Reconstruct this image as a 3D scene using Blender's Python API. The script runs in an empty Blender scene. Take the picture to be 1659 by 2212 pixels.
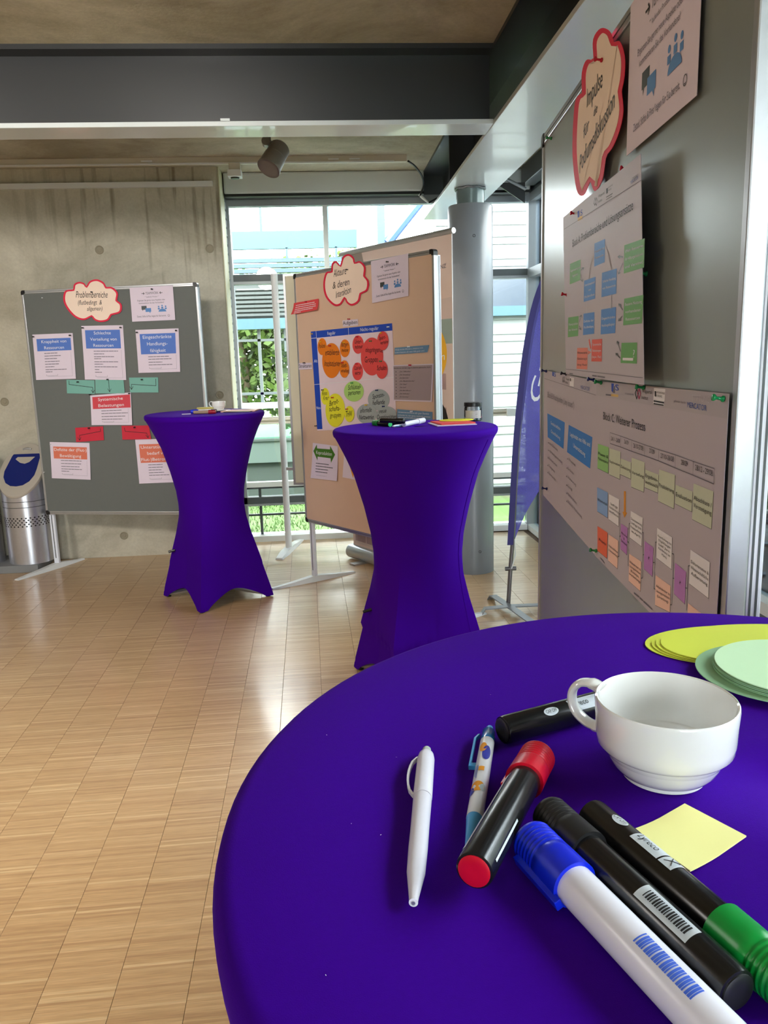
import bpy, bmesh, math, random
from mathutils import Vector, Matrix
random.seed(7)
S = bpy.context.scene
COL = S.collection
pi = math.pi

# ------------------------------------------------------------------ camera
CW_, CH_ = 1659.0, 2212.0
F, PITCH, ROLL, YAW, CAMH = 1698.3, .1953, -.0299, .0717, 1.412
fw = Vector((math.sin(YAW)*math.cos(PITCH), math.cos(YAW)*math.cos(PITCH), -math.sin(PITCH)))
r0 = Vector((math.cos(YAW), -math.sin(YAW), 0)); u0 = r0.cross(fw)
rt = r0*math.cos(ROLL)+u0*math.sin(ROLL); up = rt.cross(fw)
cam_d = bpy.data.cameras.new('camera'); cam = bpy.data.objects.new('camera', cam_d); COL.objects.link(cam)
cam.matrix_world = Matrix(((rt.x, up.x, -fw.x, 0), (rt.y, up.y, -fw.y, 0), (rt.z, up.z, -fw.z, CAMH), (0, 0, 0, 1)))
cam_d.sensor_fit = 'VERTICAL'; cam_d.sensor_height = 24.0; cam_d.lens = F/CH_*24.0
cam_d.clip_start = .02; cam_d.clip_end = 200
S.camera = cam
S.view_settings.view_transform = 'Standard'; S.view_settings.look = 'None'
S.view_settings.exposure = 1.4; S.view_settings.gamma = 1.0; S.view_settings.use_curve_mapping = False

# ------------------------------------------------------------------ sky, sun, window portals
w = bpy.data.worlds.new('overcast_sky'); S.world = w; w.use_nodes = True
nt = w.node_tree; bg = nt.nodes['Background']
tc = nt.nodes.new('ShaderNodeTexCoord'); nz = nt.nodes.new('ShaderNodeTexNoise'); nz.inputs['Scale'].default_value = 1.6
cr = nt.nodes.new('ShaderNodeValToRGB')
cr.color_ramp.elements[0].color = (.86, .92, 1.0, 1); cr.color_ramp.elements[1].color = (1.0, 1.0, 1.0, 1)
cr.color_ramp.elements[0].position = .35; cr.color_ramp.elements[1].position = .6
nt.links.new(tc.outputs['Generated'], nz.inputs['Vector']); nt.links.new(nz.outputs['Fac'], cr.inputs['Fac'])
nt.links.new(cr.outputs['Color'], bg.inputs['Color'])
bg.inputs['Strength'].default_value = 8.0

def sun_lamp():
    d = bpy.data.lights.new('sun', 'SUN'); d.energy = 1.6; d.angle = math.radians(8); d.color = (1, .95, .86)
    o = bpy.data.objects.new('sun', d); COL.objects.link(o)
    o.rotation_euler = Vector((-.25, -1.0, 1.25)).to_track_quat('Z', 'Y').to_euler()
sun_lamp()
def portal(name, loc, nrm, sx, sy):
    d = bpy.data.lights.new(name, 'AREA'); d.shape = 'RECTANGLE'; d.size = sx; d.size_y = sy
    d.cycles.is_portal = True
    o = bpy.data.objects.new(name, d); COL.objects.link(o); o.location = loc
    o.rotation_euler = Vector(nrm).to_track_quat('-Z', 'Z').to_euler()
portal('portal_back', (.5, 6.33, 1.3), (0, -1, 0), 2.4, 2.6)
portal('portal_right', (1.78, 1.2, 1.3), (-1, 0, 0), 10.2, 2.6)
def fill_spot(name, loc, tgt, watts, ang, blend, col=(1, .86, .66), r=.06):
    d = bpy.data.lights.new(name, 'SPOT'); d.energy = watts; d.spot_size = math.radians(ang); d.spot_blend = blend; d.color = col; d.shadow_soft_size = r
    o = bpy.data.objects.new(name, d); COL.objects.link(o); o.location = loc
    o.rotation_euler = (Vector(tgt)-Vector(loc)).to_track_quat('-Z', 'Y').to_euler()
def fill_area(name, loc, sx, sy, watts, col=(1, .93, .84)):
    d = bpy.data.lights.new(name, 'AREA'); d.shape = 'RECTANGLE'; d.size = sx; d.size_y = sy; d.energy = watts; d.color = col
    o = bpy.data.objects.new(name, d); COL.objects.link(o); o.location = loc
# added fill lights without fixtures: spots for floor and wall, panels under the ceiling
fill_spot('fill_spot_floor', (-1.9, 1.3, 2.55), (-1.15, 2.6, 0), 56, 75, 1.0, r=.15)
fill_spot('fill_spot_floor', (-2.2, .3, 2.55), (-1.0, 1.7, 0), 18, 80, 1.0, r=.15)
fill_spot('fill_spot_wall', (-2.9, 1.2, 2.50), (-1.8, 5.85, 1.75), 72, 76, 1.0, (1, .95, .88), r=.15)  # added to brighten the concrete wall and grey pinboard
fill_spot('fill_spot_wall', (-.7, 1.2, 2.50), (-.95, 5.85, 1.75), 60, 60, 1.0, (1, .95, .88), r=.15)
portal('portal_rear', (.85, -4.02, 1.3), (0, 1, 0), 1.6, 2.4)  # sky portal for the added rear glazing
for lx, ly, lw in ((-3.2, 1.3, 10), (-4.8, 1.3, 12), (-4.0, -1.2, 10), (-1.2, -1.6, 3)): fill_area('fill_panel', (lx, ly, 2.60), 1.2, .3, lw, (1, .96, .91))  # unseen light panels added to lift the room brightness

# ------------------------------------------------------------------ helpers
CAMP = Vector((0, 0, CAMH))
def ray(px, py): return fw+rt*((px-CW_/2)/F)-up*((py-CH_/2)/F)
def fl(px, py, z=0.0):                       # pixel -> point on the horizontal plane z
    d = ray(px, py); return CAMP+d*((z-CAMH)/d.z)
def yp(px, py, Y):                           # pixel -> point on the plane y = Y
    d = ray(px, py); return CAMP+d*(Y/d.y)
def proj(P):
    d = Vector(P)-CAMP; z = d.dot(fw); return (CW_/2+F*d.dot(rt)/z, CH_/2-F*d.dot(up)/z)

def lin(c):
    c = c/255.0; return c/12.92 if c <= .04045 else ((c+.055)/1.055)**2.4
def rgb(r, g, b): return (lin(r), lin(g), lin(b), 1)

MATS = {}
def mat(name, col, rough=.5, metal=0.0, noise=0.0, nscale=20, coat=0.0, sheen=0.0, bump=0.0, bscale=200, spec=.5):
    if name in MATS: return MATS[name]
    m = bpy.data.materials.new(name); m.use_nodes = True; n = m.node_tree; b = n.nodes['Principled BSDF']
    b.inputs['Base Color'].default_value = col; b.inputs['Roughness'].default_value = rough
    b.inputs['Metallic'].default_value = metal; b.inputs['Coat Weight'].default_value = coat
    b.inputs['Specular IOR Level'].default_value = spec
    if sheen: b.inputs['Sheen Weight'].default_value = sheen; b.inputs['Sheen Tint'].default_value = (.30, .05, 1, 1); b.inputs['Sheen Roughness'].default_value = .4
    g = n.nodes.new('ShaderNodeNewGeometry')
    t = n.nodes.new('ShaderNodeTexNoise'); t.inputs['Scale'].default_value = nscale; t.inputs['Detail'].default_value = 4
    n.links.new(g.outputs['Position'], t.inputs['Vector'])
    a = max(noise, .02)
    mx = n.nodes.new('ShaderNodeMix'); mx.data_type = 'RGBA'; n.links.new(t.outputs['Fac'], mx.inputs[0])
    mx.inputs[6].default_value = tuple(min(1, c*(1-a)) for c in col[:3])+(1,); mx.inputs[7].default_value = tuple(min(1, c*(1+a)) for c in col[:3])+(1,)
    n.links.new(mx.outputs[2], b.inputs['Base Color'])
    if bump:
        t2 = n.nodes.new('ShaderNodeTexNoise'); t2.inputs['Scale'].default_value = bscale; n.links.new(g.outputs['Position'], t2.inputs['Vector'])
        bp = n.nodes.new('ShaderNodeBump'); bp.inputs['Strength'].default_value = bump; bp.inputs['Distance'].default_value = .002
        n.links.new(t2.outputs['Fac'], bp.inputs['Height']); n.links.new(bp.outputs['Normal'], b.inputs['Normal'])
    MATS[name] = m; return m

def glass_mat(name, tint, rough=0.0, ior=1.45):
    if name in MATS: return MATS[name]
    m = bpy.data.materials.new(name); m.use_nodes = True; n = m.node_tree; n.nodes.clear()
    o = n.nodes.new('ShaderNodeOutputMaterial'); t = n.nodes.new('ShaderNodeBsdfTransparent'); g = n.nodes.new('ShaderNodeBsdfGlossy')
    f = n.nodes.new('ShaderNodeFresnel'); f.inputs['IOR'].default_value = ior; mx = n.nodes.new('ShaderNodeMixShader')
    t.inputs['Color'].default_value = tint; g.inputs['Roughness'].default_value = rough; g.inputs['Color'].default_value = (.9, .95, 1, 1)
    n.links.new(f.outputs[0], mx.inputs[0]); n.links.new(t.outputs[0], mx.inputs[1]); n.links.new(g.outputs[0], mx.inputs[2]); n.links.new(mx.outputs[0], o.inputs[0])
    MATS[name] = m; return m

def tag(o, label=None, cat=None, group=None, kind=None):
    if label: o['label'] = label
    if cat: o['category'] = cat
    if group: o['group'] = group
    if kind: o['kind'] = kind
    return o
def empty(name, loc, label, cat, group=None, rz=0):
    o = bpy.data.objects.new(name, None); COL.objects.link(o); o.location = loc; o.rotation_euler = (0, 0, rz); o.empty_display_size = .05
    return tag(o, label, cat, group)
def link(name, me, m, parent=None):
    o = bpy.data.objects.new(name, me); COL.objects.link(o)
    if m is not None and not me.materials: me.materials.append(m)
    if parent is not None:
        o.parent = parent; o.matrix_parent_inverse = parent_world(parent).inverted()
    return o
def parent_world(p):
    M = Matrix.LocRotScale(p.location, p.rotation_euler, p.scale)
    if p.parent: M = parent_world(p.parent) @ p.matrix_parent_inverse @ M
    return M

class MB:
    """collects faces in WORLD coordinates and links them as one mesh object"""
    def __init__(s): s.v = []; s.f = []
    def add(s, vs, fs):
        k = len(s.v); s.v += [tuple(v) for v in vs]; s.f += [tuple(i+k for i in f) for f in fs]; return s
    def box(s, a, b, M=None, taper=None):
        x0, y0, z0 = a; x1, y1, z1 = b
        vs = [Vector(p) for p in ((x0, y0, z0), (x1, y0, z0), (x1, y1, z0), (x0, y1, z0), (x0, y0, z1), (x1, y0, z1), (x1, y1, z1), (x0, y1, z1))]
        if M: vs = [M @ v for v in vs]
        return s.add(vs, [(3, 2, 1, 0), (4, 5, 6, 7), (0, 1, 5, 4), (1, 2, 6, 5), (2, 3, 7, 6), (3, 0, 4, 7)])
    def tube(s, pts, r, n=12, cap=True):
        pts = [Vector(p) for p in pts]; rs = r if isinstance(r, (list, tuple)) else [r]*len(pts)
        rings = []; prev = None
        for i, p in enumerate(pts):
            t = (pts[min(i+1, len(pts)-1)]-pts[max(i-1, 0)]).normalized()
            if prev is None:
                a = Vector((0, 0, 1)) if abs(t.z) < .9 else Vector((1, 0, 0)); e = t.cross(a).normalized()
            else: e = (prev-t*prev.dot(t)).normalized()
            prev = e; f2 = t.cross(e)
            rings.append([p+(e*math.cos(2*pi*k/n)+f2*math.sin(2*pi*k/n))*rs[i] for k in range(n)])
        return s.loft(rings, cap)
    def loft(s, rings, cap=True, close=True):
        n = len(rings[0]); vs = [v for r_ in rings for v in r_]; fs = []
        for i in range(len(rings)-1):
            for k in range(n if close else n-1):
                a = i*n+k; b = i*n+(k+1) % n; fs.append((a, b, b+n, a+n))
        if cap: fs.append(tuple(range(n-1, -1, -1))); fs.append(tuple((len(rings)-1)*n+k for k in range(n)))
        return s.add(vs, fs)
    def lathe(s, prof, n=32, M=None, cap=True):
        M = M or Matrix()
        return s.loft([[M @ Vector((r_*math.cos(2*pi*k/n), r_*math.sin(2*pi*k/n), z)) for k in range(n)] for r_, z in prof], cap)
    def prism(s, pts, d):                     # polygon extruded by vector d
        n = len(pts); vs = [Vector(p) for p in pts]; d = Vector(d)
        return s.add(vs+[p+d for p in vs], [tuple(range(n-1, -1, -1)), tuple(range(n, 2*n))]+[(k, (k+1) % n, n+(k+1) % n, n+k) for k in range(n)])
    def build(s, name, m, parent=None, smooth=False, bevel=0, kind=None):
        me = bpy.data.meshes.new(name)
        org = Vector((0, 0, 0))
        if parent is None:
            xs = [Vector(v) for v in s.v]
            org = Vector(((min(v.x for v in xs)+max(v.x for v in xs))/2, (min(v.y for v in xs)+max(v.y for v in xs))/2, min(v.z for v in xs)))
        me.from_pydata([tuple(Vector(v)-org) for v in s.v], [], s.f); me.validate()
        bm = bmesh.new(); bm.from_mesh(me); bmesh.ops.recalc_face_normals(bm, faces=bm.faces)
        if bevel: bmesh.ops.bevel(bm, geom=[e for e in bm.edges if e.calc_face_angle(0) > .6], offset=bevel, segments=2, affect='EDGES', profile=.6)
        bm.to_mesh(me); bm.free()
        if smooth: me.polygons.foreach_set('use_smooth', [True]*len(me.polygons)); me.set_sharp_from_angle(angle=math.radians(38))
        o = link(name, me, m, parent)
        if parent is None: o.location = org
        if kind: o['kind'] = kind
        return o
def bez(a, p, b, n=8):                        # arc from a to b through peak p
    a, p, b = Vector(a), Vector(p), Vector(b); c = p*2-(a+b)/2
    return [a*(1-t)**2+c*2*t*(1-t)+b*t*t for t in [i/n for i in range(n)]]
def catmull(pts, n=5):
    P = [Vector(p) for p in pts]; P = [P[0]*2-P[1]]+P+[P[-1]*2-P[-2]]; out = []
    for i in range(1, len(P)-2):
        for k in range(n):
            t = k/n; a, b, c, d = P[i-1], P[i], P[i+1], P[i+2]
            out.append(.5*((2*b)+(c-a)*t+(2*a-5*b+4*c-d)*t*t+(3*b-a-3*c+d)*t**3))
    return out+[P[-2]]

# ------------------------------------------------------------------ materials
def concrete_mat(name, a, b, streak=False, scale=1.3):
    m = bpy.data.materials.new(name); m.use_nodes = True; n = m.node_tree; bs = n.nodes['Principled BSDF']; L = n.links.new
    bs.inputs['Roughness'].default_value = .75; bs.inputs['Specular IOR Level'].default_value = .35
    g = n.nodes.new('ShaderNodeNewGeometry')
    mp = n.nodes.new('ShaderNodeMapping'); mp.inputs['Scale'].default_value = (1, 1, 1.3); L(g.outputs['Position'], mp.inputs['Vector'])
    t = n.nodes.new('ShaderNodeTexNoise'); t.inputs['Scale'].default_value = scale; t.inputs['Detail'].default_value = 9; t.inputs['Roughness'].default_value = .68; t.inputs['Distortion'].default_value = .6
    L(mp.outputs[0], t.inputs['Vector'])
    c = n.nodes.new('ShaderNodeValToRGB'); c.color_ramp.elements[0].color = a; c.color_ramp.elements[1].color = b
    c.color_ramp.elements[0].position = .36; c.color_ramp.elements[1].position = .66; L(t.outputs['Fac'], c.inputs['Fac'])
    t2 = n.nodes.new('ShaderNodeTexNoise'); t2.inputs['Scale'].default_value = 60; t2.inputs['Detail'].default_value = 3; L(g.outputs['Position'], t2.inputs['Vector'])
    mx = n.nodes.new('ShaderNodeMix'); mx.data_type = 'RGBA'; mx.blend_type = 'MULTIPLY'; mx.inputs[0].default_value = .22
    L(c.outputs[0], mx.inputs[6]); L(t2.outputs['Fac'], mx.inputs[7]); out = mx.outputs[2]
    if streak:                                # water stains running down from the top of the wall
        m2 = n.nodes.new('ShaderNodeMapping'); m2.inputs['Scale'].default_value = (9, 1, .55); L(g.outputs['Position'], m2.inputs['Vector'])
        t3 = n.nodes.new('ShaderNodeTexNoise'); t3.inputs['Scale'].default_value = 1.9; t3.inputs['Detail'].default_value = 5; L(m2.outputs[0], t3.inputs['Vector'])
        r3 = n.nodes.new('ShaderNodeMapRange'); r3.inputs['From Min'].default_value = .55; r3.inputs['From Max'].default_value = .66; L(t3.outputs['Fac'], r3.inputs['Value'])
        sp = n.nodes.new('ShaderNodeSeparateXYZ'); L(g.outputs['Position'], sp.inputs[0])
        rz = n.nodes.new('ShaderNodeMapRange'); rz.inputs['From Min'].default_value = 1.7; rz.inputs['From Max'].default_value = 2.5; L(sp.outputs['Z'], rz.inputs['Value'])
        rx = n.nodes.new('ShaderNodeMapRange'); rx.inputs['From Min'].default_value = -1.9; rx.inputs['From Max'].default_value = -1.3; rx.inputs['To Min'].default_value = .3; L(sp.outputs['X'], rx.inputs['Value'])
        mu = n.nodes.new('ShaderNodeMath'); mu.operation = 'MULTIPLY'; L(r3.outputs[0], mu.inputs[0]); L(rz.outputs[0], mu.inputs[1])
        mu2 = n.nodes.new('ShaderNodeMath'); mu2.operation = 'MULTIPLY'; L(mu.outputs[0], mu2.inputs[0]); L(rx.outputs[0], mu2.inputs[1])
        mu3 = n.nodes.new('ShaderNodeMath'); mu3.operation = 'MULTIPLY'; L(mu2.outputs[0], mu3.inputs[0]); mu3.inputs[1].default_value = .75
        mm = n.nodes.new('ShaderNodeMix'); mm.data_type = 'RGBA'; L(mu3.outputs[0], mm.inputs[0]); L(out, mm.inputs[6]); mm.inputs[7].default_value = rgb(112, 100, 78); out = mm.outputs[2]
    L(out, bs.inputs['Base Color'])
    bp = n.nodes.new('ShaderNodeBump'); bp.inputs['Strength'].default_value = .25; bp.inputs['Distance'].default_value = .004; L(t2.outputs['Fac'], bp.inputs['Height']); L(bp.outputs[0], bs.inputs['Normal'])
    return m
M_wall = concrete_mat('board_marked_concrete', rgb(178, 171, 152), rgb(216, 210, 192), True)
M_ceil = concrete_mat('ceiling_concrete', rgb(156, 146, 124), rgb(214, 206, 184), False, 1.1)
def parquet_mat():
    m = bpy.data.materials.new('lamella_parquet'); m.use_nodes = True; n = m.node_tree; bs = n.nodes['Principled BSDF']; L = n.links.new
    g = n.nodes.new('ShaderNodeNewGeometry'); mp = n.nodes.new('ShaderNodeMapping'); mp.vector_type = 'POINT'
    mp.inputs['Rotation'].default_value = (0, 0, -.02); L(g.outputs['Position'], mp.inputs['Vector'])
    sp = n.nodes.new('ShaderNodeSeparateXYZ'); L(mp.outputs[0], sp.inputs[0])
    def M(op, a, bv):
        k = n.nodes.new('ShaderNodeMath'); k.operation = op
        if isinstance(a, float): k.inputs[0].default_value = a
        else: L(a, k.inputs[0])
        if bv is not None:
            if isinstance(bv, float): k.inputs[1].default_value = bv
            else: L(bv, k.inputs[1])
        return k.outputs[0]
    tx = M('FLOOR', M('DIVIDE', sp.outputs['X'], .168), None); ly = M('DIVIDE', sp.outputs['Y'], .0078); lf = M('FLOOR', ly, None)
    ty = M('FLOOR', M('DIVIDE', sp.outputs['Y'], .168), None)
    cb = n.nodes.new('ShaderNodeCombineXYZ'); L(tx, cb.inputs[0]); L(lf, cb.inputs[1])
    wn = n.nodes.new('ShaderNodeTexWhiteNoise'); wn.noise_dimensions = '2D'; L(cb.outputs[0], wn.inputs['Vector'])
    c2 = n.nodes.new('ShaderNodeCombineXYZ'); L(tx, c2.inputs[0]); L(ty, c2.inputs[1])
    w2 = n.nodes.new('ShaderNodeTexWhiteNoise'); w2.noise_dimensions = '2D'; L(c2.outputs[0], w2.inputs['Vector'])
    cr = n.nodes.new('ShaderNodeValToRGB'); e = cr.color_ramp.elements
    e[0].color = rgb(180, 144, 106); e[1].color = rgb(216, 188, 146); e[1].position = 1
    for p, c in ((.2, rgb(192, 157, 116)), (.6, rgb(197, 162, 121)), (.9, rgb(203, 169, 128))):
        k = e.new(p); k.color = c
    L(wn.outputs['Value'], cr.inputs['Fac'])
    ng = n.nodes.new('ShaderNodeTexNoise'); m3 = n.nodes.new('ShaderNodeMapping'); m3.inputs['Scale'].default_value = (9, 230, 1); L(mp.outputs[0], m3.inputs['Vector']); L(m3.outputs[0], ng.inputs['Vector']); ng.inputs['Scale'].default_value = 1.5; ng.inputs['Detail'].default_value = 4
    hue = n.nodes.new('ShaderNodeHueSaturation'); L(cr.outputs[0], hue.inputs['Color'])
    v1 = n.nodes.new('ShaderNodeMapRange'); v1.inputs['To Min'].default_value = .975; v1.inputs['To Max'].default_value = 1.025; L(w2.outputs['Value'], v1.inputs['Value'])
    v2 = n.nodes.new('ShaderNodeMapRange'); v2.inputs['From Min'].default_value = .3; v2.inputs['From Max'].default_value = .7; v2.inputs['To Min'].default_value = .84; v2.inputs['To Max'].default_value = 1.15; L(ng.outputs['Fac'], v2.inputs['Value'])
    L(M('MULTIPLY', v1.outputs[0], v2.outputs[0]), hue.inputs['Value'])
    L(hue.outputs[0], bs.inputs['Base Color'])
    bs.inputs['Roughness'].default_value = .38; bs.inputs['Coat Weight'].default_value = .55; bs.inputs['Coat Roughness'].default_value = .16
    fr = M('FRACT', ly, None); edge = M('GREATER_THAN', fr, .9)
    bp = n.nodes.new('ShaderNodeBump'); bp.inputs['Strength'].default_value = .25; bp.inputs['Distance'].default_value = .0006; bp.invert = True
    sm = M('ADD', edge, ng.outputs['Fac']); L(sm, bp.inputs['Height']); L(bp.outputs[0], bs.inputs['Normal'])
    return m
M_parq = parquet_mat()
M_joint = mat('dark_floor_joint', rgb(96, 70, 46), .8)
M_steel = mat('painted_dark_steel', rgb(40, 42, 45), .42, .0, .05, 6, coat=.2)
M_steel2 = mat('window_lit_steel', rgb(208, 214, 216), .26, .0, .04, 5, coat=.3)  # lightened steel tone: window reflection on flange undersides put into the colour
M_weld = mat('rough_weld', rgb(120, 122, 124), .35, .6, .3, 90, bump=.8, bscale=120)
M_col = mat('grey_column_paint', rgb(120, 124, 130), .38, 0, .04, 3, coat=.15)
M_frame = mat('window_frame_grey', rgb(150, 155, 158), .4, .2, .03, 5)
M_framed = mat('window_frame_dark', rgb(78, 84, 86), .45, .1, .03, 5)
M_white = mat('white_lacquer', rgb(226, 228, 228), .35, 0, .02, 5)
M_alu = mat('brushed_aluminium', rgb(190, 192, 196), .32, .75, .05, 80)
M_alu_w = mat('white_aluminium_profile', rgb(236, 239, 250), .4, .0, .03, 60)
M_cap = mat('black_plastic', rgb(22, 22, 24), .35)
M_glass = glass_mat('window_glass', (.95, .985, .975, 1))
M_felt = mat('grey_pinboard_face', rgb(104, 108, 105), .7, 0, .04, 30, bump=.1)
M_board_b = mat('beige_pinboard_face', rgb(226, 192, 166), .42, 0, .03, 12)
M_board_c = mat('cream_board_back', rgb(222, 214, 188), .6, 0, .03, 12)
M_metalface = mat('grey_metal_board_face', rgb(150, 158, 156), .3, .35, .05, 8)
M_purple = mat('purple_stretch_fabric', (.042, .0006, .27, 1), .85, 0, .08, 300, sheen=.10, bump=.12, bscale=1500, spec=.05)
M_black = mat('black_marker_plastic', rgb(20, 20, 22), .22, 0, .02, 50)
M_blackm = mat('matt_black_plastic', rgb(24, 24, 26), .45, 0, .02, 50)
M_wpl = mat('white_pen_plastic', rgb(232, 230, 240), .25, 0, .01, 50)
M_red = mat('red_marker_plastic', rgb(200, 10, 40), .3)
M_green = mat('green_marker_plastic', rgb(10, 150, 60), .3)
M_blue = mat('blue_marker_plastic', rgb(10, 40, 215), .3)
M_lblue = mat('light_blue_plastic', rgb(70, 160, 225), .28)
M_label = mat('silver_label_print', rgb(206, 214, 220), .35)
M_ink = mat('black_ink', rgb(28, 28, 32), .6)
M_inkg = mat('grey_ink', rgb(105, 100, 112), .6)
M_inkw = mat('white_print', rgb(235, 235, 240), .6)
M_inkb = mat('blue_print', rgb(60, 105, 195), .6)
M_china = mat('white_porcelain', rgb(236, 236, 234), .12, 0, .01, 20, coat=.6)
M_paper = mat('white_paper', rgb(228, 214, 230), .75, 0, .02, 15)
M_paper2 = mat('poster_paper', rgb(190, 180, 192), .55, 0, .02, 8)
M_cream = mat('cream_card', rgb(250, 226, 208), .7, 0, .02, 15)
M_cardred = mat('red_card', rgb(205, 38, 62), .7, 0, .03, 15)
M_teal = mat('teal_card', rgb(122, 180, 168), .7, 0, .03, 15)
M_hblue = mat('printed_blue', rgb(84, 122, 205), .6, 0, .02, 15)
M_dblue = mat('printed_deep_blue', rgb(28, 74, 190), .6, 0, .02, 15)
M_pblue = mat('printed_box_blue', rgb(50, 128, 215), .55, 0, .02, 15)
M_hred = mat('printed_red', rgb(212, 66, 80), .6, 0, .02, 15)
M_hor = mat('printed_salmon', rgb(222, 118, 92), .6, 0, .02, 15)
M_pgreen = mat('printed_green', rgb(92, 165, 70), .55, 0, .02, 15)
M_plgreen = mat('printed_light_green', rgb(150, 205, 125), .55, 0, .02, 15)
M_psage = mat('printed_sage', rgb(205, 212, 190), .55, 0, .02, 15)
M_plblue = mat('printed_light_blue', rgb(140, 178, 235), .55, 0, .02, 15)
M_porange = mat('printed_orange_red', rgb(240, 110, 75), .55, 0, .02, 15)
M_ppeach = mat('printed_peach', rgb(250, 205, 190), .55, 0, .02, 15)
M_plilac = mat('printed_lilac', rgb(190, 130, 205), .55, 0, .02, 15)
M_pwhite = mat('printed_white', rgb(240, 236, 244), .55, 0, .02, 15)
M_pdgreen = mat('printed_dark_green', rgb(70, 125, 30), .6, 0, .02, 15)
M_corange = mat('orange_card', rgb(236, 128, 20), .7, 0, .03, 15)
M_ccoral = mat('coral_card', rgb(232, 80, 78), .7, 0, .03, 15)
M_cyellow = mat('yellow_card', rgb(236, 232, 50), .7, 0, .03, 15)
M_cgreen = mat('green_card', rgb(176, 218, 120), .7, 0, .03, 15)
M_cgrey = mat('grey_blue_card', rgb(168, 178, 180), .7, 0, .03, 15)
M_slate = mat('slate_blue_strip', rgb(105, 145, 180), .65, 0, .03, 15)

# ------------------------------------------------------------------ lettering
_fc = {}
def glyphs(txt):
    if txt in _fc: return _fc[txt]
    c = bpy.data.curves.new('t', 'FONT'); c.body = txt; c.size = 1; c.resolution_u = 3; c.fill_mode = 'FRONT'
    o = bpy.data.objects.new('t', c); me = bpy.data.meshes.new_from_object(o)
    vs = [v.co.copy() for v in me.vertices]; fs = [tuple(p.vertices) for p in me.polygons]
    bpy.data.objects.remove(o); bpy.data.curves.remove(c); bpy.data.meshes.remove(me)
    x0 = min(v.x for v in vs); x1 = max(v.x for v in vs)
    vs = [((v.x-x0)/(x1-x0), v.y/.70) for v in vs]; _fc[txt] = (vs, fs); return _fc[txt]
class Letters:
    """lettering quads: text boxes given by baseline-left, baseline-right and cap-top-left points (3D)"""
    def __init__(s): s.mb = MB(); s.tx = []
    def put(s, txt, BL, BR, TL, slant=0.0, wob=0.0):
        vs, fs = glyphs(txt); a = BR-BL; b = TL-BL; ln = a.length/max(b.length, 1e-6)
        t_mb = MB(); s.tx.append(t_mb); t_mb.add([BL+a*(u+slant*v/ln)+b*(v+wob*math.sin(u*17+len(txt))) for u, v in vs], fs)
    def poly(s, pts): s.mb.add(pts, [tuple(range(len(pts)))])
    def line(s, pts, wd, nrm):
        for a, b in zip(pts[:-1], pts[1:]):
            d = (b-a); 
            if d.length < 1e-6: continue
            e = d.normalized().cross(nrm)*wd/2; d = d.normalized()*wd*.3
            s.mb.add([a+e-d, a-e-d, b-e+d, b+e+d], [(0, 1, 2, 3)])
    def done(s, name, m, parent):
        for t_mb in s.tx: t_mb.build(name, m, parent)      # one part per line of writing
        if s.mb.v: s.mb.build('printed_lines', m, parent, kind='stuff')

# ------------------------------------------------------------------ the setting
WY, CY, RX, CZ = 6.20, 5.85, 1.65, 2.73        # window plane, concrete wall plane, right glazing plane, ceiling
# floor slab and parquet panels
MBf = MB().box((-6.2, -4.2, -.12), (1.80, 6.28, -.006)); floor = MBf.build('floor', M_joint, kind='structure')
P = .168; RZ = Matrix.Rotation(.02, 4, 'Z')
tme = None; vis = []; rest = []
for i in range(-37, 11):
    for j in range(-24, 38):
        c = RZ @ Vector(((i+.5)*P, (j+.5)*P, 0))
        if c.x < -6.08 or c.x > RX-.06 or c.y < -4.0 or c.y > 6.14 or (c.y > CY+.06 and c.x < -.66): continue
        d = (c-CAMP).dot(fw); ok = False
        if d > .3:
            x, y = proj(c)
            if -60 < x < 1700 and 1130 < y < 2290:
                ok = True
                if y > 1320:
                    T_ = [(1320, 1400), (1408, 830), (1560, 620), (1700, 480), (1880, 460), (2150, 500), (2400, 560)]
                    for (a, b), (a2, b2) in zip(T_[:-1], T_[1:]):
                        if a <= y < a2 and x > b+(b2-b)*(y-a)/(a2-a)+70: ok = False
                if x > 1190: ok = False
        (vis if ok else rest).append((d, c))
vis.sort(key=lambda t: t[0]); rest += vis[300:]; vis = vis[:300]
def tile_bm():
    h = P/2-.0005; mb = MB(); b = .0006
    mb.add([Vector((x, y, z)) for z, k in ((-.006, h), (-b, h), (0, h-b)) for x, y in ((-k, -P/2+.00008), (k, -P/2+.00008), (k, P/2-.00008), (-k, P/2-.00008))],
           [(0, 1, 5, 4), (1, 2, 6, 5), (2, 3, 7, 6), (3, 0, 4, 7), (4, 5, 9, 8), (5, 6, 10, 9), (6, 7, 11, 10), (7, 4, 8, 11), (8, 9, 10, 11)])
    return mb
tm = bpy.data.meshes.new('parquet_panel'); t_ = tile_bm(); tm.from_pydata(t_.v, [], t_.f); tm.materials.append(M_parq)
for d, c in vis:
    o = bpy.data.objects.new('parquet_panel', tm); COL.objects.link(o); o.parent = floor
    o.matrix_parent_inverse = parent_world(floor).inverted(); o.location = c; o.rotation_euler = (0, 0, .02)
mb = MB(); RR = Matrix.Rotation(.02, 3, 'Z')
for d, c in rest: mb.add([RR @ Vector(v)+c for v in t_.v], t_.f)
mb.build('parquet_field', M_parq, floor, kind='stuff')
# ceiling, walls
MB().box((-6.2, -4.2, CZ), (1.80, 6.28, CZ+.3)).build('ceiling', M_ceil, kind='structure')
wb = MB().box((-6.2, CY, 0), (-.665, 6.28, CZ)).build('wall_back', M_wall, kind='structure')
MB().box((-6.3, -4.2, 0), (-6.1, CY, CZ)).build('wall_left', M_wall, kind='structure')
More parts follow.
